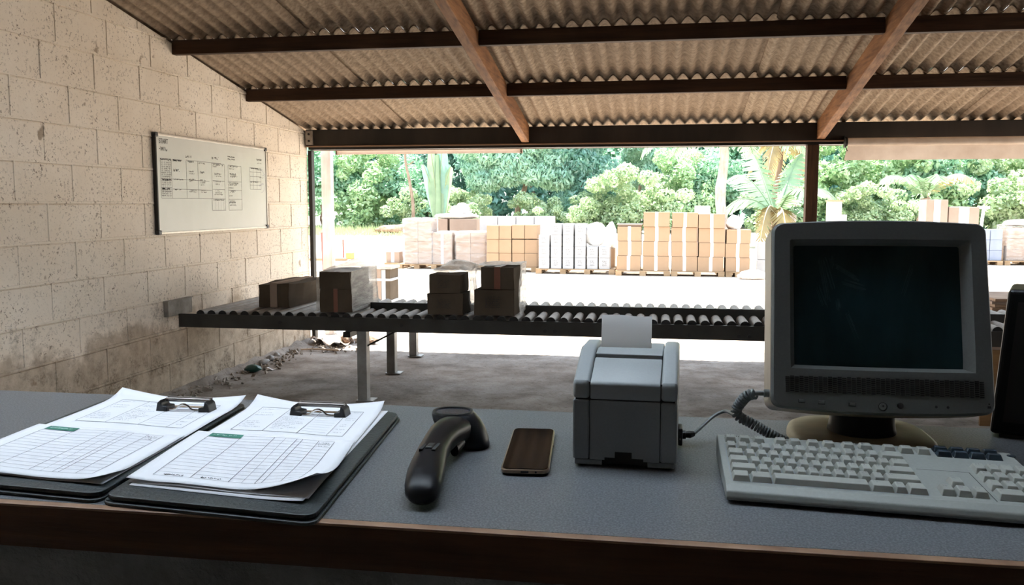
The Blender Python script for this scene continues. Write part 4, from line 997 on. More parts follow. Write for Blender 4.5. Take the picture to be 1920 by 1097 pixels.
# ================================================================== COUNTER
CT = 0.870
ct = thing('counter', 'long service counter with a grey laminate top and dark wood edge', 'counter', (-.3, 1.39, 0))
CXa, CXb = -2.35, 1.75
b = MB(); b.box(CXa, CXb, 1.0655, 1.712, CT - .028, CT); b.build('countertop', M['laminate'], ct, bevel=.0015, seg=1)
b = MB(); b.box(CXa, CXb, 1.050, 1.0652, CT - .060, CT - .0035); b.build('edge_fascia', M['fascia'], ct)
b = MB(); b.box(CXa, CXb, 1.0495, 1.0652, CT - .0034, CT + .0004); b.build('edge_lip', M['fascia_lip'], ct, bevel=.001)
b = MB(); b.box(CXa + .02, CXb - .02, 1.085, 1.115, 0.0, CT - .029); b.build('front_panel', M['panel'], ct)
b = MB(); b.box(CXa + .02, CXb - .02, 1.67, 1.70, 0.0, CT - .029); b.build('rear_panel', M['panel'], ct)
b = MB(); b.box(CXa + .02, CXa + .05, 1.115, 1.67, 0.0, CT - .029); b.build('end_panel', M['panel'], ct)
b = MB(); b.box(CXb - .05, CXb - .02, 1.115, 1.67, 0.0, CT - .029); b.build('end_panel', M['panel'], ct)

# ------------------------------------------------------------------ clipboards and forms
def bil(c, u, v):
    """c = front-left, front-right, back-right, back-left (x, y)"""
    fl, fr, br, bl = c
    return (fl[0] * (1 - u) * (1 - v) + fr[0] * u * (1 - v) + br[0] * u * v + bl[0] * (1 - u) * v, fl[1] * (1 - u) * (1 - v) + fr[1] * u * (1 - v) + br[1] * u * v + bl[1] * (1 - u) * v)
def rounded(nc=5, rx=.06, ry=.035):
    out = []
    for cx, cy, a0 in ((1 - rx, ry, -pi / 2), (1 - rx, 1 - ry, 0), (rx, 1 - ry, pi / 2), (rx, ry, pi)):
        for i in range(nc + 1):
            a = a0 + pi / 2 * i / nc; out.append((cx + rx * cos(a), cy + ry * sin(a)))
    return out
def clipboard(label, c, z, cu, cv_):
    t = thing('clipboard', label, 'clipboard', (*bil(c, .5, .5), z), group='clipboards on the counter')
    for nm, z0, th, gx in (('back_cover', 0.0, .005, .0), ('board', .0065, .0065, .010)):
        b = MB(); b.prism([(gx + (1 - 2 * gx) * u, gx + (1 - 2 * gx) * v) for u, v in rounded()], th, lambda u, v, d, z0=z0: (*bil(c, u, v), z + z0 + d)); b.build(nm, M['board'], t, bevel=.0015, seg=2)
    b = MB(); b.prism([(.02 + .96 * u, .02 + .96 * v) for u, v in rounded()], .0015, lambda u, v, d: (*bil(c, u, v), z + .005 + d)); b.build('hinge_core', M['dark'], t)
    # wire-lever clip
    cx, cy = cu; k = thing('clip', None, None)
    bpy.data.objects.remove(k)
    zz = z + .013; W = cv_
    b = MB(); b.box(cx - W * .8, cx + W * .8, cy + .010, cy + .022, zz, zz + .004); cl = b.build('clip', M['chrome'], t, bevel=.001)
    b = MB(); b.tube([(cx - W * .78, cy - .004, zz + .0215), (cx + W * .86, cy - .004, zz + .0215)], .0042, 10); b.tube([(cx - W * .80, cy + .004, zz + .0245), (cx + W * .88, cy + .004, zz + .0245)], .0016, 8); b.build('clip_bar', M['clip_metal'], cl, smooth=True)
    path = [(cx - W * .8, cy - .016, zz + .0055), (cx - W * .35, cy - .017, zz + .0055), (cx - W * .18, cy - .017, zz + .012), (cx, cy - .017, zz + .0155), (cx + W * .18, cy - .017, zz + .012), (cx + W * .35, cy - .017, zz + .0055), (cx + W * .8, cy - .016, zz + .0055)]
    b = MB(); b.tube(crom(path, 5), .0022, 7); b.build('wire', M['chrome'], cl, smooth=True)
    for s_ in (-1, 1):
        b = MB()
        b.prism([(cx + s_ * W * 1.02, zz), (cx + s_ * W * .58, zz), (cx + s_ * W * .58, zz + .0105), (cx + s_ * W * .78, zz + .012), (cx + s_ * W * .82, zz + .024), (cx + s_ * W * .95, zz + .018)], .030, lambda a, e, d: (a, cy - .022 + d, e)); b.build('rubber_end', M['black_rubber'], cl, bevel=.002)
    return t
C2 = ((-.749, 1.063), (-.426, 1.032), (-.483, 1.607), (-.800, 1.630))
C1 = ((-1.085, 1.095), (-.7525, 1.067), (-.8035, 1.628), (-1.115, 1.652))
clipboard('right dark green clipboard overhanging the counter edge', C2, CT, (-.622, 1.552), .055)
clipboard('left dark green clipboard at the picture edge', C1, CT, (-.892, 1.550), .055)
ZP = CT + .0135
def paper_sheet(name, label, c, bump, z, grp, n=22, m=None):
    b = MB(); b.grid(lambda u, v: (*bil(c, u, v), z + bump(u, v)), n, n)
    for v in list(b.v): pass
    o = b.build(name, m or M['paper'], smooth=True)
    md = o.modifiers.new('thickness', 'SOLIDIFY'); md.thickness = .00035; md.offset = -1
    return tag(o, label, 'paper', grp)
def ink_on(parent, mb, name, m): mb.build(name, m, parent, kind='stuff')
def form_top(o, c, bump, z, seed):
    rg = random.Random(seed); L, Fn = MB(), MB()
    fn = lambda u, v: (*bil(c, u, v), z + bump(u, v) + .0006)
    x0, x1, y0, y1 = .115, .885, .585, .90
    S = [((x0, y0), (x1, y0)), ((x0, y0), (x0, y1)), ((x1, y0), (x1, y1)), ((.335, y0), (.335, y1)), ((.575, y0), (.575, y1)), ((.775, y0), (.775, y1))]
    S += [((x0, y1), (.45, y1)), ((.62, y1), (x1, y1))]
    S2 = []
    for (p, q) in S:
        for i in range(8):
            a, e = i / 8, (i + 1) / 8
            S2.append(((p[0] + (q[0] - p[0]) * a, p[1] + (q[1] - p[1]) * a), (p[0] + (q[0] - p[0]) * e, p[1] + (q[1] - p[1]) * e)))
    draw(L, S2, .0030, fn)
    for (u, w, rows) in ((.135, .16, (.87, .82, .79, .70, .68, .655, .63)), (.355, .19, (.885, .84, .82, .78, .76, .74, .72, .70, .68, .66, .64, .62)), (.80, .075, (.88, .80, .78, .72, .70, .66, .62))):
        for v in rows: draw(Fn, scribble(u, v, w * rg.uniform(.5, 1), .010, rg, char=.008), .0022, fn)
    for v in (.86, .83, .80, .77, .74, .71, .68, .65, .62): draw(Fn, [((.59 + .04 * i, v), (.63 + .04 * i, v)) for i in range(4)], .0016, fn)
    ink_on(o, L, 'printed_frame', M['form_line']); ink_on(o, Fn, 'printed_text', M['form_faint'])
def form_low(o, c, bump, z, seed):
    rg = random.Random(seed); L, Fn, T, Gn, Mt = MB(), MB(), MB(), MB(), MB()
    fn = lambda u, v: (*bil(c, u, v), z + bump(u, v) + .0006)
    def sub(p, q, n=14): return [((p[0] + (q[0] - p[0]) * i / n, p[1] + (q[1] - p[1]) * i / n), (p[0] + (q[0] - p[0]) * (i + 1) / n, p[1] + (q[1] - p[1]) * (i + 1) / n)) for i in range(n)]
    x0, x1, y0, y1 = .105, .885, .095, .945
    S = sub((x0, y0), (x1, y0)) + sub((x0, y0), (x0, y1)) + sub((x1, y0), (x1, y1)) + sub((.31, y1), (x1, y1))
    for u in (.31, .515, .655, .69, .79): S += sub((u, y0), (u, y1))
    draw(L, S, .0026, fn)
    for i in range(1, 14): draw(Fn, sub((x0, y0 + (y1 - y0) * i / 14), (x1, y0 + (y1 - y0) * i / 14), 10), .0035, fn)
    draw(Fn, sub((.585, y0), (.585, y1)), .0022, fn)
    b2 = [(x0, .89), (.31, .89), (.31, .97), (x0, .97)]
    Gn.add([(*bil(c, u, v), z + bump(u, v) + .0008) for u, v in b2], [(0, 1, 2, 3)])
    f2 = lambda u, v: (*bil(c, u, v), z + bump(u, v) + .0013)
    for u, w in ((.128, .035), (.170, .045), (.222, .055)): draw(Mt, scribble(u, .921, w, .022, rg, char=.008, skip=.05), .004, f2)
    for u, v, w in ((.80, .90, .06), (.80, .865, .07), (.81, .83, .05)): draw(T, scribble(u, v, w, .016, rg, char=.008), .0028, fn)
    if seed == 2:
        for u in (.155, .36): draw(T, scribble(u, .108, .105, .022, rg, char=.010, skip=.03), .005, fn)
    ink_on(o, L, 'printed_frame', M['form_line']); ink_on(o, Fn, 'ruled_lines', M['form_faint'])
    ink_on(o, T, 'printed_text', M['form_line']); ink_on(o, Gn, 'green_heading', M['green_tag']); ink_on(o, Mt, 'heading_text', M['mint'])
def bumpA(u, v):
    return .014 * max(0, (v - .86) / .14) ** 2 * (abs(u - .5) * 2) ** 2 + .0016 * sin(u * 5 + v * 4) ** 2
# right clipboard
A2 = ((-.741, 1.121), (-.458, 1.090), (-.521, 1.622), (-.789, 1.634))
U2 = ((-.736, 1.112), (-.461, 1.078), (-.509, 1.606), (-.780, 1.620))
B2 = ((-.746, 1.122), (-.447, 1.094), (-.4925, 1.372), (-.781, 1.388))
def bumpU(u, v): return .0008 * sin(u * 4) ** 2 + .0005
def bumpU3(u, v): return .004 * max(0, (u - .7) / .3) ** 2 * max(0, (.2 - v) / .2)
def bumpB2(u, v): return .0022 + .0016 * sin(u * 5 + (v * .5) * 4) ** 2 + .032 * max(0, (u - .55) / .45) ** 2 * max(0, (.55 - v) / .55) ** 1.7 + .003 * max(0, (.15 - u) / .15) * (1 - v)
paper_sheet('form_sheet', 'lowest blank sheet of the right clipboard, its white edge showing at the front corner', U2, bumpU3, ZP + .0004, 'sheets on the right clipboard')
o = paper_sheet('form_sheet', 'long printed form under the clip of the right clipboard', A2, bumpA, ZP + .0020, 'sheets on the right clipboard'); form_top(o, A2, bumpA, ZP + .0020, 1)
o = paper_sheet('form_sheet', 'shorter ruled form with green heading and curled corner on the right clipboard', B2, bumpB2, ZP + .0026, 'sheets on the right clipboard'); form_low(o, B2, bumpB2, ZP + .0026, 2)
# left clipboard
A1 = ((-1.065, 1.135), (-.771, 1.103), (-.812, 1.630), (-1.100, 1.656))
B1 = ((-1.072, 1.134), (-.770, 1.104), (-.792, 1.362), (-1.090, 1.390))
def bumpB1(u, v): return .0022 + .0016 * sin(u * 5 + (v * .5) * 4) ** 2 + .010 * max(0, (u - .8) / .2) ** 2 * max(0, (.25 - v) / .25)
o = paper_sheet('form_sheet', 'long printed form under the clip of the left clipboard', A1, bumpA, ZP + .0010, 'sheets on the left clipboard'); form_top(o, A1, bumpA, ZP + .0010, 4)
o = paper_sheet('form_sheet', 'shorter ruled form with green heading on the left clipboard', B1, bumpB1, ZP + .0016, 'sheets on the left clipboard'); form_low(o, B1, bumpB1, ZP + .0016, 3)

# ------------------------------------------------------------------ barcode scanner
sn = thing('barcode_scanner', 'black handheld scanner lying between the clipboards and the phone', 'scanner', (-.32, 1.3, CT))
def ring(c, ax, up, ra, rb_, n=20, p=2.0):
    c, ax, up = Vector(c), Vector(ax).normalized(), Vector(up)
    e2 = (up - ax * up.dot(ax)).normalized(); e1 = e2.cross(ax); out = []
    for i in range(n):
        a = 2 * pi * i / n; ca, sa = cos(a), sin(a)
        out.append(c + e1 * ra * math.copysign(abs(ca) ** (2 / p), ca) + e2 * rb_ * math.copysign(abs(sa) ** (2 / p), sa))
    return out
zax = Vector((0, 0, 1)); Z0, Z1 = CT + .0004, CT + .057
hc = lambda t: Vector((-.302 - .040 * min(1, t) ** .85, 1.433 + .008 * t, Z0 + (Z1 - Z0) * t))
b = MB(); rr = []
for t, ra, rb_ in ((0, .021, .020), (.03, .0265, .026), (.12, .031, .031), (.32, .037, .036), (.58, .0405, .039), (.80, .040, .038), (.94, .0375, .035), (1.0, .0355, .033)):
    rr.append(ring(hc(t), zax, (0, 1, 0), ra, rb_, 28, 2.2))
b.loft(rr); b.build('head', M['black_plastic'], sn, smooth=True)
top = hc(1.0)
b = MB(); b.loft([ring(top, zax, (0, 1, 0), .0355, .033, 28, 2.2), ring(top + zax * .003, zax, (0, 1, 0), .0340, .0315, 28, 2.2), ring(top + zax * .003, zax, (0, 1, 0), .0300, .0255, 28, 2.4), ring(top - zax * .004, zax, (0, 1, 0), .028, .0235, 28, 2.4)], cap=False); b.build('window_rim', M['black_rubber'], sn, smooth=True)
b = MB(); b.add(ring(top + zax * .0012, zax, (0, 1, 0), .0292, .0248, 28, 2.4), [tuple(range(28))]); b.build('scan_window', M['lens'], sn)
b = MB(); rr = []
HP = [((-.331, 1.432, CT + .032), .030, .022), ((-.334, 1.395, CT + .036), .030, .024), ((-.337, 1.36, CT + .038), .026, .0225), ((-.337, 1.32, CT + .037), .0235, .021), ((-.334, 1.27, CT + .033), .0235, .021), ((-.328, 1.225, CT + .029), .026, .021), ((-.323, 1.19, CT + .026), .027, .021), ((-.317, 1.155, CT + .022), .026, .019), ((-.312, 1.132, CT + .019), .0235, .016), ((-.310, 1.120, CT + .016), .017, .011), ((-.3095, 1.115, CT + .015), .006, .005)]
for i, (p, ra, rb_) in enumerate(HP):
    d = Vector(HP[min(i + 1, len(HP) - 1)][0]) - Vector(HP[max(i - 1, 0)][0]); rr.append(ring(p, d, (0, 0, 1), ra, rb_, 20, 2.3))
b.loft(rr); b.build('handle', M['black_plastic'], sn, smooth=True)
b = MB(); b.box(-.3365, -.3255, 1.236, 1.262, CT + .046, CT + .0532); b.build('handle_button', M['black_rubber'], sn, bevel=.002)
for dx in (-.3405, -.3215):
    b = MB(); b.box(dx - .003, dx + .003, 1.228, 1.265, CT + .044, CT + .0523); b.build('button_slot', M['dark'], sn, bevel=.001)
b = MB(); rr = [ring((-.318, 1.385 - .012 * k, CT + .020 - .001 * k), (0, -1, 0), (0, 0, 1), .010 - .001 * k, .010, 12) for k in range(4)]; b.loft(rr); b.build('trigger', M['black_rubber'], sn, smooth=True)

# ------------------------------------------------------------------ phone
ph = thing('phone', 'smartphone lying screen up between scanner and printer', 'phone', (-.205, 1.412, CT), (0, 0, radians(4.6)))
def slab(w, d, r_, z0, z1, name, m, bevel):
    b = MB(); out = []
    for cx, cy, a0 in ((w / 2 - r_, -d / 2 + r_ * 1.6, -pi / 2), (w / 2 - r_, d / 2 - r_ * 1.6, 0), (-w / 2 + r_, d / 2 - r_ * 1.6, pi / 2), (-w / 2 + r_, -d / 2 + r_ * 1.6, pi)):
        for i in range(7):
            a = a0 + pi / 2 * i / 6; out.append((cx + r_ * cos(a), cy + r_ * 1.6 * sin(a)))
    b.prism(out, z1 - z0, lambda x, y, d_: (x, y, z0 + d_)); return b.mesh(name, m, bevel=bevel, seg=3)
kid('back_shell', slab(.072, .246, .009, 0, .0045, 'back_shell', M['black_plastic'], .0015), ph)
kid('frame', slab(.0745, .251, .010, .0035, .0098, 'frame', M['brass'], .0018), ph)
kid('screen', slab(.0695, .242, .008, .0096, .0106, 'screen', M['glass_dark'], .0004), ph)
b = MB(); b.box(-.006, .006, -.1266, -.1248, .0052, .0082); kid('charging_port', b.mesh('charging_port', M['dark'], bevel=.0006), ph)
b = MB(); b.box(.0370, .0382, .02, .055, .005, .0085); kid('side_button', b.mesh('side_button', M['brass'], bevel=.0004), ph)
b = MB(); b.tube([(.017, -.1266, .0067), (.017, -.1250, .0067)], .0016, 8); kid('microphone_hole', b.mesh('microphone_hole', M['dark']), ph)

# ------------------------------------------------------------------ receipt printer
pr = thing('receipt_printer', 'boxy grey receipt printer in the middle of the counter', 'printer', (-.045, 1.45, CT), (0, 0, radians(-2.0)))
W2 = .0805; YF, YB = -.100, .100
prof_hi = [(YF, .108), (YF, .133), (YF + .004, .137), (-.012, .170), (.006, .1745), (YB, .172), (YB, .108)]
prof_mid = [(YF + .001, .108), (YF + .001, .132), (YF + .005, .136), (-.026, .162), (-.026, .108)]
prof_lo = [(YF, .012), (YF, .1065), (YB, .1065), (YB, .012)]
XL, XR = -.0535, .0545
def px_(b, prof, x0, x1): b.prism(prof, 1, lambda y, z, d: (x0 if d == 0 else x1, y, z))
b = MB(); px_(b, prof_hi, -W2, XL - .0008); kid('left_cover', b.mesh('left_cover', M['printer'], smooth=True, bevel=.006, seg=3), pr)
b = MB(); px_(b, prof_hi, XR + .0008, W2); kid('right_cover', b.mesh('right_cover', M['printer'], smooth=True, bevel=.006, seg=3), pr)
b = MB(); px_(b, prof_mid, XL, XR); kid('lid', b.mesh('lid', M['printer'], smooth=True, bevel=.002), pr)
b = MB(); px_(b, [(-.018, .108), (-.018, .1665), (.018, .171), (.018, .108)], XL, XR); kid('tear_bar', b.mesh('tear_bar', M['printer'], bevel=.0015), pr)
b = MB(); px_(b, [(-.030, .110), (-.030, .154), (-.016, .154), (-.016, .110)], XL + .001, XR - .001); kid('paper_slot', b.mesh('paper_slot', M['dark']), pr)
b = MB(); px_(b, [(.030, .108), (.030, .168), (YB, .168), (YB, .108)], XL, XR); kid('rear_lid', b.mesh('rear_lid', M['printer'], bevel=.002), pr)
b = MB(); px_(b, prof_lo, -W2, XL - .0008); kid('side_panel', b.mesh('side_panel', M['printer_lo'], bevel=.003), pr)
b = MB(); px_(b, prof_lo, XR + .0008, W2); kid('side_panel', b.mesh('side_panel', M['printer_lo'], bevel=.003), pr)
b = MB(); px_(b, prof_lo, XL, XR); kid('front_panel', b.mesh('front_panel', M['printer_lo'], bevel=.001), pr)
b = MB(); px_(b, [(YF + .004, .006), (YF + .004, .134), (YB - .004, .134), (YB - .004, .006)], -W2 + .004, W2 - .004); kid('chassis', b.mesh('chassis', M['dark']), pr)
b = MB(); b.box(-W2 + .003, -.034, YF + .002, YB, .003, .0115); b.box(.036, W2 - .003, YF + .002, YB, .003, .0115); b.box(-.034, .036, YF + .02, YB, .003, .0115); kid('base', b.mesh('base', M['printer_lo'], bevel=.0015), pr)
b = MB(); b.box(-.030, .030, YF - .0008, YF + .004, .008, .0165); b.box(-.014, .012, YF - .0008, YF + .004, .0165, .026); kid('front_notch', b.mesh('front_notch', M['dark']), pr)
for x in (-.065, .065):
    for y in (-.085, .085):
        b = MB(); b.tube([(x, y, -.0002), (x, y, .003)], .008, 10); kid('rubber_foot', b.mesh('rubber_foot', M['black_rubber']), pr)
b = MB(); b.grid(lambda u, v: (-.0435 + .0835 * u, 1.4725 + .004 * v + .012 * v * v, CT + .171 + .052 * v * (1 + .06 * (1 - u) * 0) + .0012 * sin(u * 6) * v), 8, 8)
o = b.build('receipt', M['thin_paper'], smooth=True); o.location = (-.0495, 0, 0)
tag(o, 'blank white receipt standing out of the grey printer', 'paper')

# ------------------------------------------------------------------ cables
cb = thing('printer_cable', 'thin grey cable from the printer side to the coiled cord', 'cable', (.045, 1.5, CT))
b = MB(); b.tube(crom([(.062, 1.5, .8905), (.074, 1.515, .897), (.098, 1.545, .912), (.118, 1.545, .922), (.128, 1.49, .930), (.131, 1.478, .936)], 8), .0030, 8); b.build('cord', M['cord'], cb, smooth=True)
b = MB(); b.box(.0375, .0445, 1.482, 1.518, CT + .004, CT + .034); pg = b.build('plug', M['black_rubber'], cb, bevel=.002)
b = MB(); b.tube([(.0445, 1.5, .889), (.050, 1.5, .8895), (.0505, 1.5, .8895), (.057, 1.5, .890), (.064, 1.503, .891)], [.0075, .0075, .0055, .0065, .0045], 10); b.build('strain_relief', M['black_rubber'], pg)
cc = thing('coiled_cord', 'grey coiled cord hanging from the monitor side to behind the keyboard', 'cable', (.14, 1.46, CT))
path = crom([(.158, 1.450, .9745), (.146, 1.456, .970), (.136, 1.466, .955), (.130, 1.470, .941), (.136, 1.468, .931), (.152, 1.464, .924), (.172, 1.462, .9135), (.192, 1.456, .9035), (.212, 1.452, .895)], 60)
d_ = [0.0]
for i in range(1, len(path)): d_.append(d_[-1] + (path[i] - path[i - 1]).length)
TURN = .0053; hel = []; nx = Vector((0, 1, 0)); rad = .0072
for k in range(int(d_[-1] / TURN * 12)):
    s_ = k * TURN / 12
    i = min(int(np.searchsorted(d_, s_)), len(path) - 1); i = max(1, i)
    t_ = (path[i] - path[i - 1]).normalized(); p = path[i]
    nx = (nx - t_ * nx.dot(t_)).normalized(); ny = t_.cross(nx); a = 2 * pi * k / 12
    hel.append(p + (nx * cos(a) + ny * sin(a)) * rad)
b = MB(); b.tube(hel, .0024, 6); b.build('coil', M['cord'], cc, smooth=True)
b = MB(); b.tube([(.182, 1.45, .9762), (.171, 1.45, .9762), (.1705, 1.45, .9762), (.157, 1.45, .9755)], [.0065, .0065, .0042, .0038], 12); b.build('plug', M['beige_mon_shade'], cc, smooth=True)

# ------------------------------------------------------------------ monitor
mon = thing('crt_monitor', 'old beige-grey tube monitor with a dark screen on the counter', 'monitor', (.346, 1.42, .957), (radians(-15), 0, 0))
# local: x right, y into the tube, z up the face
def outline(wb_, wt, z0, z1, r_, arch_t, arch_b, n=10, k=6):
    pts = []
    def corner(cx, cz, a0):
        for i in range(k + 1):
            a = a0 + pi / 2 * i / k; pts.append((cx + r_ * cos(a), cz + r_ * sin(a)))
    for i in range(n + 1):
        u = -1 + 2 * i / n; pts.append((u * (wb_ - r_), z0 - arch_b * (1 - u * u)))
    for i in range(1, k + 1):
        a = -pi / 2 + pi / 2 * i / k; pts.append((wb_ - r_ + r_ * cos(a), z0 + r_ + r_ * sin(a)))
    for i in range(0, k):
        a = pi / 2 * i / k; pts.append((wt - r_ + r_ * cos(a), z1 - r_ + r_ * sin(a)))
    for i in range(n + 1):
        u = 1 - 2 * i / n; pts.append((u * (wt - r_), z1 + arch_t * (1 - u * u)))
    for i in range(1, k + 1):
        a = pi / 2 + pi / 2 * i / k; pts.append((-wt + r_ + r_ * cos(a), z1 - r_ + r_ * sin(a)))
    for i in range(0, k):
        a = pi + pi / 2 * i / k; pts.append((-wb_ + r_ + r_ * cos(a), z0 + r_ + r_ * sin(a)))
    return pts
def rect_loop(n_, x0, x1, z0, z1, y, like, bow=0.0):
    """as many points as `like`, placed round a rectangle by matching angle about the centre"""
    out = []; cx, cz = (x0 + x1) / 2, (z0 + z1) / 2
    lc = (sum(p[0] for p in like) / len(like), sum(p[1] for p in like) / len(like))
    hw, hh = (x1 - x0) / 2, (z1 - z0) / 2
    LW, LH = max(p[0] for p in like) - lc[0], max(p[1] for p in like) - lc[1]
    for p in like:
        u, v = (p[0] - lc[0]) / LW, (p[1] - lc[1]) / LH
        m_ = max(abs(u), abs(v)); u /= m_; v /= m_
        out.append((cx + u * hw * (1 + bow * (1 - v * v)), y, cz + v * hh * (1 + bow * (1 - u * u))))
    return out
OUT = outline(.165, .1625, 0.004, .303, .016, .005, .006)
L = lambda pts, y, s_=1, dz=0: [(x * s_, y, (z - .15) * s_ + .15 + dz) for x, z in pts]
so = [(-.136, .268), (.136, .272)]
lo_out = rect_loop(0, -.1360, .1385, .0665, .2755, .001, OUT, .012)
lo_in = rect_loop(0, -.1275, .1260, .0735, .2690, .020, OUT, .012)
b = MB()
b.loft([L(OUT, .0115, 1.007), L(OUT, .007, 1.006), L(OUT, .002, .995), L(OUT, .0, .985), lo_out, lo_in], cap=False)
kid('bezel', b.mesh('bezel', M['beige_mon_shade'], smooth=True), mon)
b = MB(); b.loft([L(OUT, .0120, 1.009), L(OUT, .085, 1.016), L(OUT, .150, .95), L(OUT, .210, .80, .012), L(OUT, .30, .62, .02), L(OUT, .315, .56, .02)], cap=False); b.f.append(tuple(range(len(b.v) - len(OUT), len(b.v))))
kid('housing', b.mesh('housing', M['beige_mon_lit'], smooth=True), mon)
def crt(u, v):
    x = -.1285 + .2555 * u; z = .0725 + .1975 * v
    return (x, .0205 - .006 * (1 - ((u - .5) * 2) ** 2) * (1 - ((v - .5) * 2) ** 2) * .9, z)
b = MB(); b.grid(crt, 20, 20); kid('screen', b.mesh('screen', M['crt'], smooth=True), mon)
b = MB(); rg = random.Random(9)
for (x0, z0, x1, z1, w) in ((-.085, .245, -.075, .18, .004), (-.078, .247, -.066, .20, .005), (-.068, .25, -.058, .165, .006), (-.060, .235, -.03, .215, .012), (-.05, .21, -.02, .20, .010), (-.045, .16, -.03, .12, .003), (.04, .19, .055, .235, .003), (-.09, .20, -.08, .17, .003)):
    for k in range(5):
        dx, dz = rg.uniform(-.004, .004), rg.uniform(-.004, .004)
        q = seg_quad((x0 + dx, z0 + dz), (x1 + dx, z1 + dz), w * .25, lambda a, c: (a, crt((a + .1285) / .2555, (c - .0725) / .1975)[1] - .0004, c)); b.add(q, [(0, 1, 2, 3)])
kid('dust_smear', b.mesh('dust_smear', M['smear']), mon, kind='stuff')
b = MB()
for r_ in range(8):
    for c in range(41):
        x = -.1445 + .2945 * c / 41; z = .0285 + .0236 * r_ / 7.3 + (.0 if c % 2 == 0 else .0012)
        b.box(x, x + .0058, -.0006, .004, z, z + .0019)
kid('vent_slots', b.mesh('vent_slots', M['dark']), mon, kind='stuff')
for x, z in ((-.120, .0150), (-.090, .0135), (-.044, .0120)):
    b = MB(); b.box(x - .0052, x + .0052, -.0006, .004, z - .0030, z + .0030); kid('button_gap', b.mesh('button_gap', M['dark'], bevel=.0004), mon)
    b = MB(); b.box(x - .0045, x + .0045, -.0016, .004, z - .0023, z + .0023); kid('button', b.mesh('button', M['beige_mon_shade'], bevel=.0006), mon)
b = MB(); b.tube([(.001, -.0006, .010), (.001, .004, .010)], .0068, 18); kid('knob_gap', b.mesh('knob_gap', M['dark']), mon)
b = MB(); b.tube([(.001, -.0024, .010), (.001, .004, .010)], .0056, 18); kn = kid('knob', b.mesh('knob', M['beige_mon_shade'], bevel=.0008), mon)
b = MB(); b.tube([(.001, -.0030, .011), (.001, -.0022, .011)], .0016, 8); kid('knob_mark', b.mesh('knob_mark', M['dark']), kn)
b = MB(); b.tube([(.027, -.0008, .0125), (.027, .004, .0125)], .0045, 14); kid('headphone_jack', b.mesh('headphone_jack', M['dark']), mon)
for x in (.079, .096):
    b = MB(); b.tube([(x, -.0008, .0125), (x, .003, .0125)], .0019, 10); kid('indicator_hole', b.mesh('indicator_hole', M['dark']), mon)
b = MB(); b.box(.1525, .1575, -.0005, .003, .013, .0165); b.box(.1540, .1560, -.0005, .003, .0185, .0205); kid('printed_mark', b.mesh('printed_mark', M['dark']), mon)
st = thing('x', None, None); bpy.data.objects.remove(st)
b = MB(); b.tube([(.346, 1.555, .894), (.346, 1.555, .915), (.346, 1.555, .985)], [.056, .052, .050], 28); link('neck', b.mesh('neck', M['black_plastic'], smooth=True), None)
nk = bpy.data.objects['neck']; nk.parent = mon
bpy.context.view_layer.update(); nk.matrix_parent_inverse = mon.matrix_world.inverted()
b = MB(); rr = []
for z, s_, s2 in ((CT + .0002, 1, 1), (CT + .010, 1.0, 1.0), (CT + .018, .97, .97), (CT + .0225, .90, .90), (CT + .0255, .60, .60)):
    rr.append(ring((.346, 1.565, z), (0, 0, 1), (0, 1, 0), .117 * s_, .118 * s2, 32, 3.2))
b.loft(rr); o = b.build('swivel_base', M['beige_base_lit'], smooth=True); o.parent = mon; o.matrix_parent_inverse = mon.matrix_world.inverted()

# ------------------------------------------------------------------ keyboard
kb = thing('keyboard', 'full-size beige keyboard in front of the monitor', 'keyboard', (.097, 1.211, CT))
KX, KY = .097, 1.211
def K(u, v, w): return (KX + u * .996, KY + v - .0905 * u, CT + w)     # u right, v away, w up
KW, KD = .425, .222
def deck(v): return .0245 + .0165 * (v - .022) / (KD - .022)
b = MB()
sec = [(0.004, .004), (.0, .009), (.004, .017), (.016, .0235), (.024, deck(.024)), (KD - .006, deck(KD)), (KD, deck(KD) - .004), (KD, .006), (KD - .01, .004)]
b.prism(sec, 1, lambda v, w, d: K(0 if d == 0 else KW, v, w)); b.build('case', M['beige'], kb, bevel=.0018, seg=2)
for u in (.02, KW - .05):
    b = MB()
    v8 = [K(u + a, c, e) for e in (0.0, .005) for a, c in ((0, .02), (.03, .02), (.03, .04), (0, .04))]
    b.add(v8, [(0, 3, 2, 1), (4, 5, 6, 7), (0, 1, 5, 4), (1, 2, 6, 5), (2, 3, 7, 6), (3, 0, 4, 7)]); b.build('rubber_foot', M['black_rubber'], kb)
    b = MB()
    v8 = [K(u + a, c, e) for e in (0.0, .005) for a, c in ((0, .17), (.03, .17), (.03, .20), (0, .20))]
    b.add(v8, [(0, 3, 2, 1), (4, 5, 6, 7), (0, 1, 5, 4), (1, 2, 6, 5), (2, 3, 7, 6), (3, 0, 4, 7)]); b.build('rubber_foot', M['black_rubber'], kb)
def well(u0, u1, v0, v1):
    b = MB(); e = .0004
    q = [K(u0, v0, deck(v0) + e), K(u1, v0, deck(v0) + e), K(u1, v1, deck(v1) + e), K(u0, v1, deck(v1) + e)]
    b.add(q, [(0, 1, 2, 3)]); b.build('key_well', M['printer_lo'], kb)
leg = MB(); rk = random.Random(2)
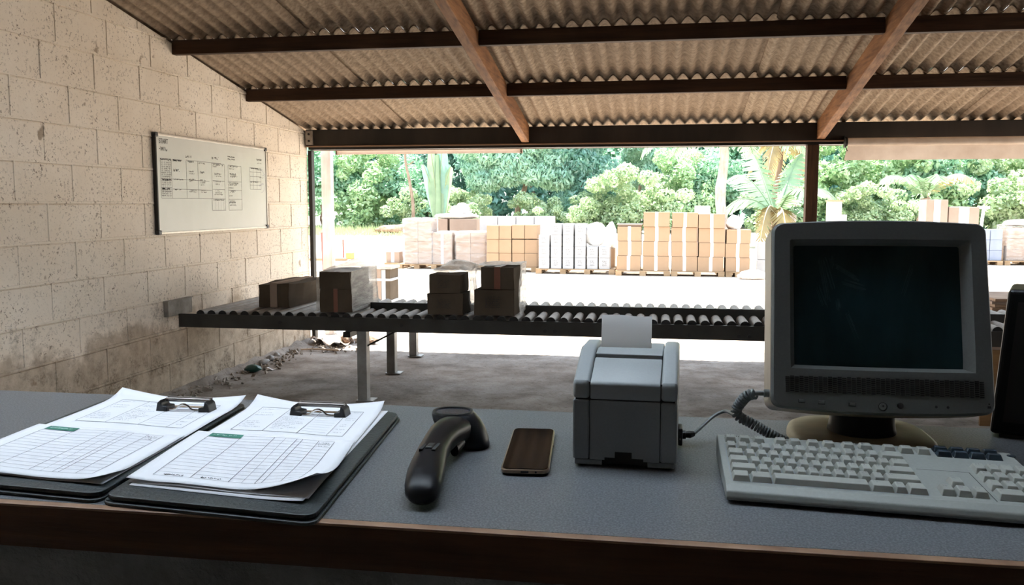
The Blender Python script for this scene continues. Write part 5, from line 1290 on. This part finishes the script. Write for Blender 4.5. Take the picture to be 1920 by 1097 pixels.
def key(u0, u1, v0, v1, m, h=.0085, name='key'):
    g = .0006; u0 += g; u1 -= g; v0 += .0012; v1 -= .0012
    iu, f, k_ = min(.0026, (u1 - u0) * .2), .0035, .0055
    zf, zb = deck(v0), deck(v1)
    v8 = [K(u0, v0, zf), K(u1, v0, zf), K(u1, v1, zb), K(u0, v1, zb), K(u0 + iu, v0 + f, zf + h), K(u1 - iu, v0 + f, zf + h), K(u1 - iu, v1 - k_, zb + h * .92), K(u0 + iu, v1 - k_, zb + h * .92)]
    b = MB(); b.add(v8, [(0, 3, 2, 1), (4, 5, 6, 7), (0, 1, 5, 4), (1, 2, 6, 5), (2, 3, 7, 6), (3, 0, 4, 7)])
    b.build(name, m, kb, bevel=.0007, seg=1)
    if m is M['beige_key']:
        w = min(.006, (u1 - u0) * .4); uu = u0 + iu + .0015; vv = v1 - k_ - .009
        fn = lambda a, c: K(a, c, deck(c) + h + .0006)
        draw(leg, scribble(uu, vv, w, .0055, rk, char=.0035, skip=.1), .0007, fn)
U0, UN = .0095, .01695
RV = [.0245, .0545, .0845, .1145, .1445]; RD = .0300
rows = [
 [1.5, 2, 6.4, 1.6, 2.0, 1.5],
 [2.25] + [1] * 10 + [2.75],
 [1.75] + [1] * 11 + [2.25],
 [1.5] + [1] * 12 + [1.5],
 [1] * 13 + [2]]
rows[0] = [1.5, 1.75, 7.5, 1.75, 1.0, 1.5]
well(U0 - .001, U0 + UN * 15 + .001, RV[0] - .0005, RV[4] + RD + .001)
for r_, row in enumerate(rows):
    u = U0
    for w in row:
        key(u, u + w * UN, RV[r_], RV[r_] + RD, M['beige_key']); u += w * UN
FV = .1815
for u0, u1 in ((.0100, .0290), (.0310, .0500), (.0530, .0720), (.0850, .1045), (.1065, .1260), (.1330, .1525), (.1560, .1755), (.1840, .2035), (.2080, .2290), (.2420, .2615), (.2655, .2860), (.2890, .3090)):
    key(u0, u1, FV, FV + .024, M['beige_key'])
for i in range(4):
    for j in range(2):
        key(.3150 + .0225 * i, .3150 + .0225 * (i + 1), FV - .004 + .018 * j, FV - .004 + .018 * (j + 1), M['blue_key'], name='dark_blue_key')
for u0, v0 in ((.2790, .0285), (.2990, .0285), (.3190, .0285), (.2990, .0585)): key(u0, u0 + .0195, v0, v0 + .029, M['beige_key'])
for r_ in range(4):
    for c in range(4):
        if r_ == 0 and c == 1: continue
        key(.3475 + .0182 * c, .3475 + .0182 * (c + (2 if (r_ == 0 and c == 0) else 1)), .0265 + .0305 * r_, .0265 + .0305 * (r_ + 1), M['beige_key'])
ink_on(kb, leg, 'key_legends', M['print_grey'])
sm = MB()
draw(sm, [((.272, .122), (.3405, .122)), ((.3405, .122), (.3435, .022))], .0011, lambda a, c: K(a, c, deck(c) + .0006)); sm.build('deck_seam', M['dark'], kb)
mk = MB(); rk = random.Random(6)
for u0, w in ((.012, .013), (.030, .011), (.1905, .012), (.2085, .010), (.243, .014), (.2755, .013)): draw(mk, scribble(u0, .2095, w, .005, rk, char=.0022, skip=0), .0011, lambda a, c: K(a, c, deck(c) + .0006))
for u0, w in ((.049, .006), (.066, .003), (.095, .014), (.118, .008), (.141, .008), (.163, .006)): draw(mk, scribble(u0, .2065, w, .004, rk, char=.0026, skip=.1), .0007, lambda a, c: K(a, c, deck(c) + .0006))
mk.build('printed_marks', M['print'], kb, kind='stuff')
b = MB(); b.tube([K(.4225, .2035, deck(.2) - .001), K(.4225, .2035, deck(.2) + .0012)], .006, 14); b.build('badge', M['blue_key'], kb)

# ------------------------------------------------------------------ black casing at the right end
bc = thing('black_speaker', 'tall black tapered speaker cut off by the right picture edge', 'speaker', (.70, 1.66, CT), (0, 0, radians(-22)))
b = MB(); b.loft([[(-.105, -.055, .006), (.12, -.055, .006), (.12, .12, .006), (-.105, .12, .006)], [(-.088, -.045, .262), (.10, -.045, .262), (.10, .10, .262), (-.088, .10, .262)]]); kid('cabinet', b.mesh('cabinet', M['black_plastic'], bevel=.008, seg=3), bc)
b = MB(); b.box(-.09, .105, -.045, .11, 0, .0065); kid('base', b.mesh('base', M['black_rubber']), bc)
b = MB(); b.loft([[(-.085, -.0565, .03), (.10, -.0565, .03), (.10, -.050, .03), (-.085, -.050, .03)], [(-.072, -.0492, .24), (.085, -.0492, .24), (.085, -.042, .24), (-.072, -.042, .24)]]); kid('grille', b.mesh('grille', M['dark']), bc)
